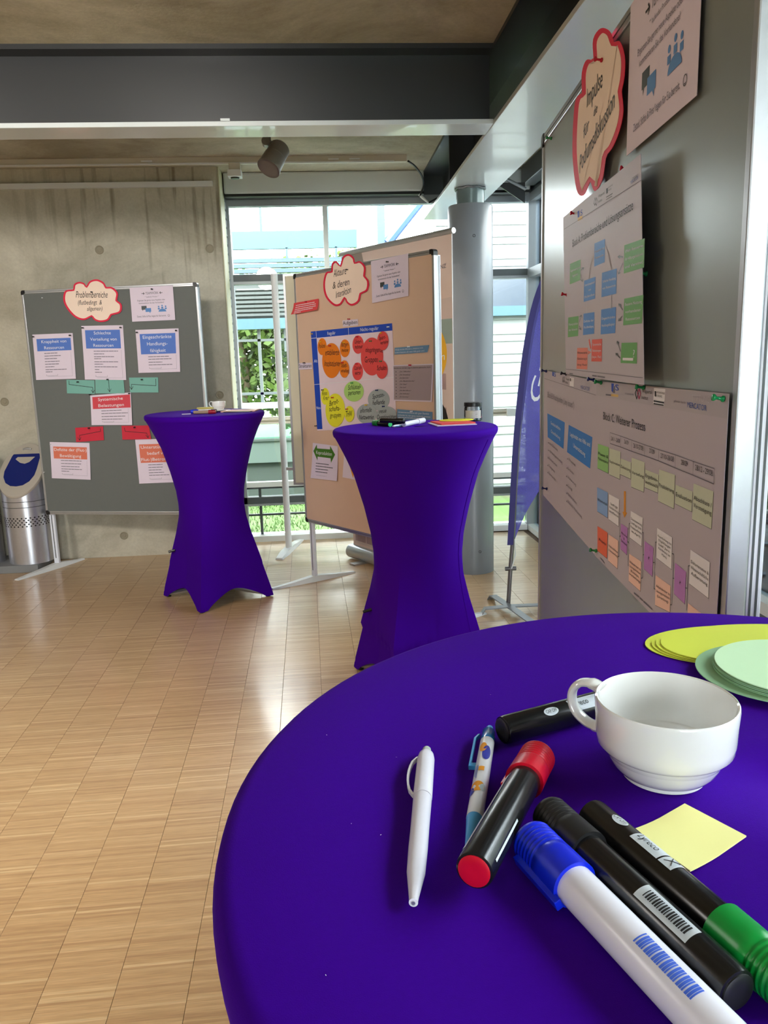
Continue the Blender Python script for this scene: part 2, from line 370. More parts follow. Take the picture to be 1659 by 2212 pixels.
# formwork joints and tie holes of the concrete wall
for z0 in (2.452,): MB().box((-6.1, CY-.0025, z0), (-.667, CY+.001, z0+.006)).build('formwork_joint', M_wall, wb)
MB().box((-6.1, CY-.002, 1.435), (-1.9, CY+.001, 1.440)).build('formwork_joint', M_wall, wb)
tie = mat('tie_hole_mortar', rgb(150, 142, 122), .8, 0, .1, 40)
for px, py in ((215, 540), (453, 537), (10, 868), (475, 853), (268, 1157), (467, 1188)):
    p = yp(px, py, CY)
    M = Matrix.Translation(p) @ Matrix.Rotation(pi/2, 4, 'X')
    MB().lathe([(.030, -.001), (.030, .004), (.026, .0055), (.021, .001), (.014, .001), (.012, .004), (.001, .005)], 20, M).build('tie_hole_plug', tie, wb, True)
t1 = MB().box((-6.1, CY-.03, 2.598), (-.70, CY, 2.632)).build('trim_1', M_white, kind='structure')
# rear wall of the hall; glazed bay at its right end added for light
rw = MB().box((-6.1, -4.2, 0), (.0, -4.0, CZ)).build('wall_rear', M_wall, kind='structure')
w3 = MB().box((.0, -4.14, 2.5), (RX+.1, -4.04, CZ)).box((.0, -4.14, 0), (RX+.1, -4.04, .1)).build('added_rear_glazing', M_frame, kind='structure')
for x in (.0, .8, RX-.05): MB().box((x, -4.13, .1), (x+.06, -4.05, 2.5)).build('mullion', M_frame, w3)
MB().box((.0, -4.10, .1), (RX, -4.09, 2.5)).build('pane', M_glass, w3)

# ---- window_1: back glazing
X0, X1 = -.665, RX
w1 = MB().box((X0, 6.165, 2.525), (X1, 6.235, 2.585)).build('window_1', M_frame, kind='structure')
MB().box((X0, 6.17, 2.585), (X1, 6.24, CZ)).build('head_panel', M_framed, w1)
MB().box((X0, 6.165, 1.99), (X1, 6.235, 2.04)).build('transom', M_framed, w1)
MB().box((X0, 6.155, 1.97), (X1, 6.235, 1.99)).build('transom', M_frame, w1)
MB().box((X0, 6.16, .30), (X1, 6.235, .352)).build('transom', M_framed, w1)
MB().box((X0, 6.15, .284), (X1, 6.235, .30)).build('transom', M_frame, w1)
MB().box((X0, 6.17, .43), (X1, 6.235, .468)).build('sill_rail', M_white, w1)
MB().box((X0, 6.18, .415), (X1, 6.235, .43)).build('sill_rail', M_framed, w1)
MB().box((X0, 6.12, 0), (X1-.05, 6.27, .045)).build('window_sill', M_white, w1)
MB().box((X0, 6.20, .195), (X1, 6.225, .21)).build('transom', M_framed, w1)
for x in (X0+.012, X1-.02): MB().box((x-.012, 6.16, .045), (x+.02, 6.24, 2.53)).build('jamb', M_frame, w1)
MB().box((.052, 6.175, 2.04), (.088, 6.225, 2.53)).build('mullion', M_white, w1)
MB().box((-.545, 6.19, .045), (-.525, 6.225, .43)).build('mullion', M_framed, w1)
MB().box((.46, 6.18, .045), (.49, 6.225, 2.0)).build('mullion', M_frame, w1)
MB().box((1.15, 6.18, .045), (1.18, 6.225, 2.0)).build('mullion', M_frame, w1)
for a, b in ((2.04, 2.525), (.47, 1.97), (.352, .43), (.045, .284)): MB().box((X0, 6.206, a), (X1, 6.212, b)).build('pane', M_glass, w1)
# serrated masonry anchor strip along the concrete jamb
mb = MB()
for k in range(26): mb.box((X0-.002, 6.10, .95+k*.062), (X0+.012, 6.15, .95+k*.062+.045))
mb.build('jamb_anchor_strip', M_steel2, w1)
M_jamb = mat('cream_jamb_render', rgb(214, 208, 176), .7, 0, .06, 9)
MB().box((-.663, CY+.004, 0), (-.655, 6.10, CZ)).build('jamb_lining', M_jamb, wb)
# ---- window_2: right glazing
Y0, Y1 = -4.0, 6.20
w2 = MB().box((RX-.035, Y0, 2.525), (RX+.035, Y1, 2.585)).build('window_2', M_frame, kind='structure')
MB().box((RX-.03, Y0, 2.585), (RX+.04, Y1, CZ)).build('head_panel', M_framed, w2)
for a, b, mm in ((1.97, 2.04, M_frame), (.42, .468, M_white), (.39, .42, M_framed), (.0, .045, M_white)):
    MB().box((RX-.045, Y0, a), (RX+.035, Y1, b)).build('transom', mm, w2)
for y in (6.17, 4.3, 2.35, .4, -1.5, -3.4): MB().box((RX-.05, y-.03, 0), (RX+.03, y+.03, 2.53)).build('mullion', M_frame, w2)
for a, b in ((2.04, 2.525), (.468, 1.97), (.045, .39)): MB().box((RX+.004, Y0, a), (RX+.010, Y1, b)).build('pane', M_glass, w2)

# ---- handrails inside the glazing
M_rail = mat('cream_metal_rail', rgb(214, 206, 190), .35, .3)
h1 = empty('handrail', (.3, 6.10, .93), 'cream metal handrail running along the tall back window', 'handrail')
MB().tube([(X0, 6.10, .965), (1.42, 6.10, .965)], .019, 12).build('rail_tube', M_rail, h1, True)
MB().box((X0, 6.075, .93), (1.42, 6.125, .947)).build('rail_underside', M_rail, h1)
MB().box((1.42, 6.065, .925), (1.50, 6.135, .985)).build('rail_end_block', M_white, h1, bevel=.006)
for x in (-.5, .48, 1.17): MB().box((x, 6.10, .95), (x+.02, 6.18, .965)).build('bracket', M_frame, h1)
h2 = empty('handrail', (1.57, 2.5, .98), 'brown and white handrail seen beyond the right post of the poster board', 'handrail')
MB().tube([(1.57, -3.9, 1.03), (1.57, 5.9, 1.03)], .017, 12).build('rail_tube', mat('brown_rail', rgb(120, 98, 84), .4), h2, True)
MB().box((1.55, -3.9, .985), (1.59, 5.9, 1.01)).build('rail_underside', M_rail, h2)
for y in (5.5, 3.6, 2.35, .4, -1.5): MB().box((1.57, y, 1.0), (1.62, y+.02, 1.015)).build('bracket', M_frame, h2)

# ------------------------------------------------------------------ steelwork
def ibeam(name, label, ax, c0, c1, mid, wd, z0, z1, tf=.02, tw=.014, mitre=None):
    o = empty(name, ((mid if ax == 'y' else (c0+c1)/2), ((c0+c1)/2 if ax == 'y' else mid), z0), label, 'beam')
    def bx(a0, a1, za, zb, c0_=c0, c1_=c1):
        return MB().box((a0, c0_, za), (a1, c1_, zb)) if ax == 'y' else MB().box((c0_, a0, za), (c1_, a1, zb))
    bx(mid-wd/2, mid+wd/2, z0, z0+tf).build('bottom_flange', M_steel2, o, bevel=.002)
    bx(mid-wd/2, mid+wd/2, z1-tf, z1).build('top_flange', M_steel, o)
    bx(mid-tw/2, mid+tw/2, z0+tf, z1-tf).build('web', M_steel, o)
    return o
BX = .96
gb = ibeam('steel_beam', 'long grey steel I-beam resting on the round column and running to the window', 'y', -4.0, 6.13, BX, .32, 2.401, CZ)
MB().box((BX-.155, 4.93, 2.421), (BX-.007, 4.945, CZ-.02)).build('web_stiffener', M_steel, gb)
MB().box((BX+.007, 4.93, 2.421), (BX+.155, 4.945, CZ-.02)).build('web_stiffener', M_steel, gb)
g2 = ibeam('steel_beam', 'dark steel cross beam spanning the picture under the ceiling', 'x', -6.1, BX-.16, 3.775, .18, 2.405, CZ)
MB().box((BX-.16, 3.69, 2.41), (BX-.14, 3.86, 2.415)).build('weld_plate', M_steel2, g2)
MB().box((-.39, 3.685, 2.426), (-.35, 3.69, 2.436)).build('small_clip', M_steel2, g2)
# column
cx, cy = .945, 5.02
co = empty('round_column', (cx, cy, 0), 'round grey column carrying the long steel beam beside the window', 'column')
prof = [(.137, 0), (.137, 2.285), (.133, 2.296)]
MB().lathe(prof, 48, Matrix.Translation((cx, cy, 0))).build('shaft', M_col, co, True)
MB().lathe([(.086, 2.296), (.086, 2.401)], 32, Matrix.Translation((cx, cy, 0))).build('neck', mat('grey_green_neck_paint', rgb(112, 126, 126), .22, .2), co, True)
mb = MB(); ring = []
pts = [(cx+.09*math.cos(a), cy+.09*math.sin(a), 2.394+.003*math.sin(a*9)) for a in [2*pi*k/40 for k in range(41)]]
mb.tube(pts, .007, 6, False).build('weld_bead', M_weld, co, True)
for px, py in ((1024, 509), (1037, 1192)):
    a = -pi/2+.02; z = yp(px, py, cy-.137).z; x = yp(px, py, cy-.137).x; dx = x-cx; yy = cy-math.sqrt(.137**2-dx*dx)
    nrm = Vector((dx, yy-cy, 0)).normalized(); M = Matrix.Translation((x, yy, z)) @ nrm.to_track_quat('Z', 'Y').to_matrix().to_4x4()
    MB().lathe([(.009, -.003), (.009, .0012), (.006, .0018), (.0055, -.001), (.001, -.001)], 14, M).build('drilled_hole', M_cap, co, True)
# roller blind boxes
M_blind = mat('grey_blind_box', rgb(205, 209, 210), .4, 0, .02, 4)
def blindbox(x0, x1, label):
    o = empty('blind_box', ((x0+x1)/2, 6.06, 2.58), label, 'blind')
    MB().box((x0, 6.02, 2.585), (x1, 6.15, CZ-.002)).build('housing', M_blind, o, bevel=.012)
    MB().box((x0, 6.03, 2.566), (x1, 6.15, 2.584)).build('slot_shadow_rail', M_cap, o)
blindbox(-.645, .795, 'grey roller blind box above the left part of the back window')
blindbox(1.13, 1.58, 'short grey roller blind box between beam and window corner')
o = empty('blind_box', (1.57, 3, 2.58), 'grey roller blind box above the right-hand glazing', 'blind')
MB().box((1.50, -3.9, 2.60), (1.60, 5.98, CZ-.002)).build('housing', M_steel, o, bevel=.008)
MB().prism([(1.28, 5.86, 2.60), (1.50, 5.86, 2.60), (1.50, 5.86, 2.46)], (0, .012, 0)).build('gusset_plate', M_steel, o)
MB().tube([(1.32, 5.84, 2.64), (1.50, 5.84, 2.55)], .012, 10).build('actuator_rod', M_frame, o, True)
# ceiling rail, junction box, spotlight, cable
M_track = mat('ceiling_rail_white', rgb(205, 198, 182), .45, 0, .03, 6)
tr = empty('ceiling_rail', (-2, 5.60, 2.685), 'long white lighting rail fixed to the ceiling before the back wall', 'rail')
MB().box((-6.1, 5.585, 2.688), (.625, 5.625, CZ)).build('rail_body', M_track, tr, bevel=.002)
MB().box((-6.1, 5.578, 2.684), (.54, 5.584, 2.694)).build('rail_lip', M_white, tr)
for x in (.10, .24, -1.12): MB().box((x, 5.580, 2.703), (x+.07, 5.585, 2.712)).build('rail_slot', M_white, tr)
jb = empty('sensor_box', (-.50, 5.60, 2.60), 'small white sensor box hanging from the ceiling rail', 'sensor')
MB().box((-.555, 5.56, 2.645), (-.48, 5.63, 2.688)).build('adapter', M_track, jb, bevel=.004)
MB().box((-.565, 5.55, 2.602), (-.475, 5.64, 2.645)).build('housing', M_white, jb, bevel=.004)
MB().lathe([(.03, 0), (.026, -.008), (.004, -.01)], 16, Matrix.Translation((-.52, 5.595, 2.602))).build('lens', M_cap, jb, True)
cb = catmull([yp(882, 348, 5.58), yp(897, 360, 5.7), yp(911, 380, 5.85), yp(915, 400, 5.95), yp(907, 424, 6.0)], 6)
cbo = empty('power_cable', yp(907, 424, 6.0), 'black cable curving from the ceiling rail down to a plug', 'cable')
MB().tube(cb, .007, 8).build('cord', M_cap, cbo, True)
a = yp(905, 420, 6.0); b = yp(926, 438, 6.0)
MB().tube([a, a.lerp(b, .4), b], [.009, .011, .006], 10).build('plug', M_white, cbo, True)
MB().tube([b, yp(944, 428, 6.0)], .006, 8).build('cord_end', M_cap, cbo, True)
SPY = 4.5
sp = empty('spotlight', yp(583, 306, SPY), 'grey cylindrical ceiling spotlight tilted downwards behind the cross beam', 'spotlight')
top = yp(606, 318, SPY+.02); bot = yp(580, 364, SPY-.05); ax = (bot-top).normalized()
M_spot = mat('spotlight_grey', rgb(128, 120, 112), .35, .4, .03, 20)
def along(p, t, prof, n=28): 
    q = t.to_track_quat('Z', 'Y').to_matrix().to_4x4(); return MB().lathe(prof, n, Matrix.Translation(p) @ q)
ln = (bot-top).length
along(top, ax, [(.02, -.012), (.046, -.004), (.055, .008), (.055, ln*.45), (.058, ln*.47), (.061, ln*.98), (.061, ln), (.053, ln), (.05, ln*.8), (.001, ln*.78)]).build('lamp_head', M_spot, sp, True)
along(top, ax, [(.0615, ln*.93), (.064, ln*.93), (.064, ln*1.0), (.0615, ln*1.0)]).build('front_ring', M_spot, sp, True)
k = yp(582, 307, SPY); MB().tube([k+Vector((-.018, -.03, 0)), k+Vector((-.018, .03, 0))], .022, 16).build('knuckle', M_spot, sp, True)
MB().tube([k, k+Vector((0, 0, .12)), Vector((k.x, k.y, CZ-.035))], .009, 10).build('stem', M_spot, sp, True)
MB().box((k.x-.07, k.y-.03, CZ-.035), (k.x+.07, k.y+.03, CZ)).build('ceiling_mount', M_white, sp, bevel=.003)
MB().tube([k, top+ax*.03], .013, 10).build('yoke', M_spot, sp, True)

# ------------------------------------------------------------------ outside
M_lawn = bpy.data.materials.new('lawn'); M_lawn.use_nodes = True; n = M_lawn.node_tree; bs = n.nodes['Principled BSDF']; bs.inputs['Roughness'].default_value = .8
g = n.nodes.new('ShaderNodeNewGeometry'); t = n.nodes.new('ShaderNodeTexNoise'); t.inputs['Scale'].default_value = 2.2; t.inputs['Detail'].default_value = 10; t.inputs['Roughness'].default_value = .75
c = n.nodes.new('ShaderNodeValToRGB'); c.color_ramp.elements[0].color = (.08, .08, .04, 1); c.color_ramp.elements[1].color = (.052, .105, .014, 1)
c.color_ramp.elements[0].position = .38; c.color_ramp.elements[1].position = .5
n.links.new(g.outputs['Position'], t.inputs['Vector']); n.links.new(t.outputs['Fac'], c.inputs['Fac']); n.links.new(c.outputs[0], bs.inputs['Base Color'])
lawn = MB().box((-14, -16, -.5), (16, 30, -.16)).build('lawn', M_lawn, kind='structure')
mb = MB(); rg = random.Random(3)
for k in range(9000):
    x = rg.uniform(-2.6, 1.4); y = rg.uniform(6.35, 9.1); h = rg.uniform(.02, .05); a = rg.uniform(0, pi); e = Vector((math.cos(a), math.sin(a), 0))*.005
    b = Vector((x, y, -.16)); mb.add([b-e, b+e, b+Vector((rg.uniform(-.02, .02), rg.uniform(-.02, .02), h))], [(0, 1, 2)])
mb.build('grass_blades', mat('grass_blade', (.052, .11, .014, 1), .6, 0, .3, 3), lawn, kind='stuff')

# glazed link building opposite the left window
M_pale = mat('pale_blue_cladding', rgb(52, 84, 96), .5, 0, .04, 4)
M_louv = mat('blue_grey_louvre', rgb(52, 72, 86), .5, 0, .04, 4)
M_conc2 = mat('weathered_outdoor_concrete', rgb(52, 62, 56), .8, 0, .12, 3)
M_greenglass = glass_mat('green_balustrade_glass', (.62, .84, .74, 1))
lb = empty('link_building', (-1.4, 9.6, -.16), 'glazed walkway building with concrete parapet across the lawn behind the left window', 'building')
BY = 9.2; XA, XB = -5.5, 1.15
MB().box((XA, BY+.02, -.16), (XB, BY+.22, .24)).build('concrete_base', M_conc2, lb)
MB().box((XA, BY-.03, .24), (XB, BY+.25, .50)).build('parapet_upstand', mat('pale_concrete', rgb(72, 86, 80), .75, 0, .08, 4), lb)
MB().box((XA, BY-.05, .49), (XB, BY+.2, .515)).build('parapet_coping', M_conc2, lb)
MB().box((XA, BY, .515), (XB, BY+.012, .72)).build('balustrade_glass', M_greenglass, lb)
MB().box((XA, BY-.02, .865), (XB, BY+.08, .93)).build('rail_beam', mat('pale_beam', rgb(140, 154, 156), .5), lb)
for z in (1.02, 1.62): MB().box((XA, BY+.03, z), (XB, BY+.06, z+.028)).build('glazing_bar', M_framed, lb)
for x in (-5.0, -3.6, -2.2, -.72, .55): MB().box((x, BY+.03, .93), (x+.035, BY+.06, 1.76)).build('mullion', M_framed, lb)
MB().box((-.42, BY+.03, 1.50), (.55, BY+.07, 1.76)).build('vent_frame', M_framed, lb)
MB().box((-.38, BY+.02, 1.56), (.50, BY+.03, 1.70)).build('vent_pane', M_pale, lb)
MB().box((XA, BY-.05, 1.755), (XB, BY+.12, 1.87)).build('white_fascia', M_pale, lb)
for k in range(7): MB().box((XA, BY+.0, 1.90+k*.047), (XB, BY+.03, 1.928+k*.047)).build('soffit_slat', mat('dark_slat', rgb(60, 66, 65), .6), lb)
MB().box((XA, BY+.05, 1.87), (XB, BY+.10, 2.30)).build('soffit_panel', mat('soffit_grey', rgb(72, 78, 77), .6), lb)
for k in range(4): MB().box((XA, BY-.02, 2.31+k*.055), (XB, BY+.05, 2.352+k*.055)).build('louvre', M_louv, lb)
for x in (-2.4, -1.0, -.35, .2, .8): MB().box((x, BY, 2.52), (x+.025, BY+.03, 2.63)).build('clerestory_post', M_louv, lb)
MB().box((XA, BY, 2.62), (.45, BY+.06, 2.81)).build('roof_panel', M_pale, lb)
for x in (-2.2, -.62, .12): MB().box((x, BY, 2.81), (x+.028, BY+.03, 3.3)).build('roof_post', M_louv, lb)
MB().box((XA, BY, 3.3), (XB, BY+.05, 3.36)).build('roof_rail', M_louv, lb)
# pale blue bars added to imitate a reflection in the upper window
ms = empty('reflection_bars', (.9, 8.4, -.16), 'pale blue upright and diagonal bar imitating a reflection in the upper back window', 'reflection')
M_reflect = mat('pale_blue_reflection', rgb(60, 86, 140), .5)
MB().box((.62, 8.38, -.16), (.70, 8.44, 3.6)).build('upright', M_reflect, ms)
MB().tube([(.72, 8.40, 2.55), (1.42, 8.40, 3.35)], .05, 8).build('brace', M_reflect, ms)

# clapboard wings: each board is a part
M_clap = mat('white_clapboard', rgb(140, 146, 146), .5, 0, .03, 3)
M_clap2 = mat('grey_clapboard', rgb(140, 144, 138), .5, 0, .04, 3)
def clad(label, P0, dr, length, nrm, z0, z1, base_mat):
    P0 = Vector(P0); dr = Vector(dr); nrm = Vector(nrm)
    o = empty('clad_building', P0+dr*length/2, label, 'building')
    z = z0; k = 0; hs = (.135, .075, .15, .075, .12, .135, .09)
    while z < z1:
        h = hs[k % 7]; a, b = P0.copy(), P0+dr*length
        q = [a+Vector((0, 0, z))+nrm*.022, a+Vector((0, 0, z+.008))+nrm*.024, a+Vector((0, 0, z+h+.01))+nrm*.004, a+Vector((0, 0, z+h+.01))-nrm*.006, a+Vector((0, 0, z))-nrm*.006]
        MB().prism(q, b-a).build('siding_board', base_mat, o); z += h; k += 1
    e = MB(); a = P0-nrm*.2; b = P0+dr*length-nrm*.2
    e.prism([a+Vector((0, 0, z0)), a+nrm*.19+Vector((0, 0, z0)), a+nrm*.19+Vector((0, 0, z1)), a+Vector((0, 0, z1))], b-a).build('wall_core', M_framed, o)
    return o
wa = clad('white clapboard house wing filling the window behind the round column', (1.25, 8.6, 0), (1, 0, 0), 3.9, (0, -1, 0), -.16, 3.3, M_clap)
MB().box((1.3, 8.50, 1.90), (5.0, 8.57, 2.28)).build('shaded_window_band', mat('blue_grey_window', rgb(52, 62, 74), .2), wa)
MB().box((1.28, 8.48, 1.80), (5.0, 8.58, 1.90)).build('window_cill', M_pale, wa)
wb2 = clad('white clapboard wing seen past the right edge of the poster board', (4.2, -8, 0), (0, 1, 0), 16.4, (-1, 0, 0), -2.2, 3.0, M_clap)
def outwin(y0, y1, z0, z1):
    f = MB().box((4.10, y0, z0), (4.17, y1, z1)).build('window_frame', mat('light_blue_frame', rgb(110, 145, 152), .4), wb2)
    MB().box((4.085, y0+.07, z0+.07), (4.10, y1-.07, z1-.07)).build('pane', mat('window_dark_pane', rgb(60, 72, 70), .12), f)
    for k in range(6):
        zz = z0+.10+k*(z1-z0-.2)/6; MB().box((4.078, y0+.08, zz), (4.084, y1-.08, zz+.012)).build('blind_slat', M_clap2, f)
outwin(5.95, 6.75, -.62, -.05)
outwin(6.2, 7.2, 1.75, 2.35)
MB().box((4.08, 4.5, 1.42), (4.16, 7.6, 1.62)).build('dark_cill_band', M_framed, wb2)
cbl = empty('outdoor_cable', (3.2, 5.0, 0), 'thin dark cable sagging in front of the clapboard wing at the right edge', 'cable')
MB().tube(catmull([(3.0, 6.2, .22), (3.0, 5.2, .02), (3.0, 4.2, -.12), (3.0, 3.0, -.16)], 6), .008, 6).build('cord', M_cap, cbl, True)

# trees beyond the walkway
def leafmat():
    m = bpy.data.materials.new('foliage'); m.use_nodes = True; n = m.node_tree; bs = n.nodes['Principled BSDF']; bs.inputs['Roughness'].default_value = .6
    g = n.nodes.new('ShaderNodeNewGeometry'); t = n.nodes.new('ShaderNodeTexWhiteNoise'); c = n.nodes.new('ShaderNodeValToRGB')
    c.color_ramp.elements[0].color = (.015, .035, .005, 1); c.color_ramp.elements[1].color = (.10, .17, .025, 1)
    n.links.new(g.outputs['Random Per Island'], c.inputs['Fac']); n.links.new(c.outputs[0], bs.inputs['Base Color'])
    tr_ = n.nodes.new('ShaderNodeBsdfTranslucent'); n.links.new(c.outputs[0], tr_.inputs['Color']); mx = n.nodes.new('ShaderNodeMixShader'); mx.inputs[0].default_value = .35
    n.links.new(bs.outputs[0], mx.inputs[1]); n.links.new(tr_.outputs[0], mx.inputs[2]); n.links.new(mx.outputs[0], n.nodes['Material Output'].inputs[0])
    return m
M_leaf = leafmat(); M_bark = mat('bark', rgb(96, 84, 66), .9, 0, .2, 12)
def tree(x, y, h, r, seed, label):
    rg = random.Random(seed); o = empty('leafy_tree', (x, y, -.16), label, 'tree', 'trees beyond the walkway')
    MB().tube([(x, y, -.16), (x+.05, y, h*.4), (x-.04, y, h*.75)], [.13, .09, .04], 10).build('trunk', M_bark, o, True)
    mb = MB(); cl = [(x+rg.uniform(-r, r)*.75, y+rg.uniform(-r, r)*.6, rg.uniform(h*.15, h*.95), rg.uniform(.35, .6)*r) for _ in range(16)]
    for _ in range(7000):
        a = rg.choice(cl); d = Vector((rg.gauss(0, 1), rg.gauss(0, 1), rg.gauss(0, 1))).normalized()*a[3]*rg.uniform(.55, 1)
        p = Vector(a[:3])+d; s_ = rg.uniform(.045, .085); q = Vector((rg.gauss(0, 1), rg.gauss(0, 1), rg.gauss(0, 1))).normalized(); e = q.cross(d).normalized()*s_; f2 = q*s_*.7
        if p.z < .0: continue
        mb.add([p-e, p-f2*.8, p+e, p+f2], [(0, 1, 2, 3)])
    mb.build('crown', M_leaf, o)
tree(-3.4, 15.6, 3.0, 1.05, 1, 'leftmost bushy green tree beyond the walkway')
tree(-1.3, 12.9, 3.1, 1.15, 2, 'bright green tree filling the walkway opening left of the white pole')
tree(.6, 15.9, 3.2, 1.15, 4, 'green tree beyond the walkway behind the white round pole')
tree(2.6, 13.0, 3.0, 1.0, 5, 'rightmost green tree beyond the walkway')

# ------------------------------------------------------------------ cocktail tables in stretch covers
def cocktail(x, y, rot, h, label, seam=None, L=.36, R=.345):
    o = empty('cocktail_table', (x, y, 0), label, 'table', 'round bar tables in purple stretch covers')
    prof = [(0, .350), (.052, .338), (.134, .310), (.264, .266), (.36, .232), (.45, .207), (.523, .197), (.60, .2), (.705, .225), (.829, .264), (.90, .298), (.95, .325), (.975, .340), (1.0, .345)]
    def rc(t):
        for (a, b), (a2, b2) in zip(prof[:-1], prof[1:]):
            if t <= a2: 
                u = (t-a)/(a2-a); return (b+(b2-b)*u)*(L/.365 if t < .2 else 1)
        return R
    def rad(phi, t):
        q = (phi+pi/4) % (pi/2)-pi/4                # angle from the nearest corner
        w_ = max(0, min(1, (.63-t)/.45)); w_ = w_*w_*(3-2*w_)
        c_ = rc(t); sq = c_*math.cos(pi/4)/math.cos(pi/4-abs(q)); sq *= 1-.07*w_*(1-(abs(abs(q)-pi/4)/(pi/4)))
        return c_*(1-w_)+sq*w_
    def arch(phi):
        q = abs((phi+pi/4) % (pi/2)-pi/4)/(pi/4)
        return .006 if q < .13 else .006+.088*math.sin((q-.13)/.87*pi/2)**.7
    N = 120; rings = []
    ts = [i/44 for i in range(45)]
    for t in ts:
        ring = []
        for k in range(N):
            phi = 2*pi*k/N; z0 = arch(phi); zt = .972*h; z = z0+(zt-z0)*t
            r_ = rad(phi, z/h); ring.append(Vector((x+r_*math.cos(phi+rot), y+r_*math.sin(phi+rot), z)))
        rings.append(ring)
    def circ(r_, z): return [Vector((x+r_*math.cos(2*pi*k/N+rot), y+r_*math.sin(2*pi*k/N+rot), z)) for k in range(N)]
    for r_, z in ((R-.0045, .9725*h), (R-.0030, .9745*h), (R-.0005, .982*h), (R, h-.013), (R-.002, h-.006), (R-.006, h-.0018), (R-.012, h)): rings.append(circ(r_, z))
    for f_ in (.8, .5, .2, .02): rings.append(circ(R*f_, h))
    cov = MB().loft(rings, cap=False).build('stretch_cover', M_purple, o, True)
    sd = cov.modifiers.new('s', 'SOLIDIFY'); sd.thickness = .0015; sd.offset = -1
    # sewn hem band following the arches
    hr = []
    for dz in (0, .004, .024, .028):
        ring = []
        for k in range(N):
            phi = 2*pi*k/N; z = arch(phi)+dz; r_ = rad(phi, z/h)+(.0016 if 0 < dz < .028 else .0003); ring.append(Vector((x+r_*math.cos(phi+rot), y+r_*math.sin(phi+rot), z)))
        hr.append(ring)
    MB().loft(hr, cap=False).build('hem', M_purple, cov, True)
    if seam is not None:
        pts = []
        for i in range(30):
            t = .13+.83*i/29; r_ = rad(seam-rot, t)+.0006; pts.append((x+r_*math.cos(seam), y+r_*math.sin(seam), t*h))
        MB().tube(pts, .0016, 6).build('seam', M_purple, cov, True)
    M = Matrix.Translation((x, y, 0))
    MB().lathe([(.02, h-.026), (R-.008, h-.026), (R-.006, h-.014), (R-.008, h-.004), (.02, h-.004)], 48, M).build('table_top', M_white, o, True)
    MB().lathe([(.03, .05), (.03, h-.03)], 20, M).build('pole', M_alu, o, True)
    for k in range(4):
        a = rot+k*pi/2; c_, s_ = math.cos(a), math.sin(a)
        MB().tube([(x+.03*c_, y+.03*s_, .075), (x+.2*c_, y+.2*s_, .04), (x+(L-.05)*c_, y+(L-.05)*s_, .018)], [.02, .018, .012], 8).build('leg', M_alu, o, True)
        MB().lathe([(.014, 0), (.014, .012), (.008, .018)], 12, Matrix.Translation((x+(L-.05)*c_, y+(L-.05)*s_, 0))).build('foot_pad', M_cap, o, True)
    return o
NT, MT, FT = 1.15, 1.12, 1.12
NTC = (.2738, .4075); MTC = (.3758, 3.2798); FTC = (-.6967, 4.6994)
cocktail(NTC[0], NTC[1], .5, NT, 'near purple covered bar table holding the cup and markers in the foreground')
mtab = cocktail(MTC[0], MTC[1], -.50, MT, 'purple covered bar table in the middle with a jar of pins on it', seam=-.62, L=.345)
cocktail(FTC[0], FTC[1], -.16, FT, 'purple covered bar table at the back before the grey pinboard', L=.36)
for tb_, px, py, Y in (('mid', 788, 1319, MTC[1]+.04), ('far', 367, 1190, FTC[1])):
    p = yp(px, py, Y); par = [o_ for o_ in COL.objects if o_.name.startswith('cocktail_table') and (o_.location.y > 4) == (tb_ == 'far') and o_.location.y > 2][0]
    MB().tube([p+Vector((-.008, 0, -.006)), p+Vector((.03, 0, .004))], .007, 8).build('cover_toggle', M_cap, par, True)
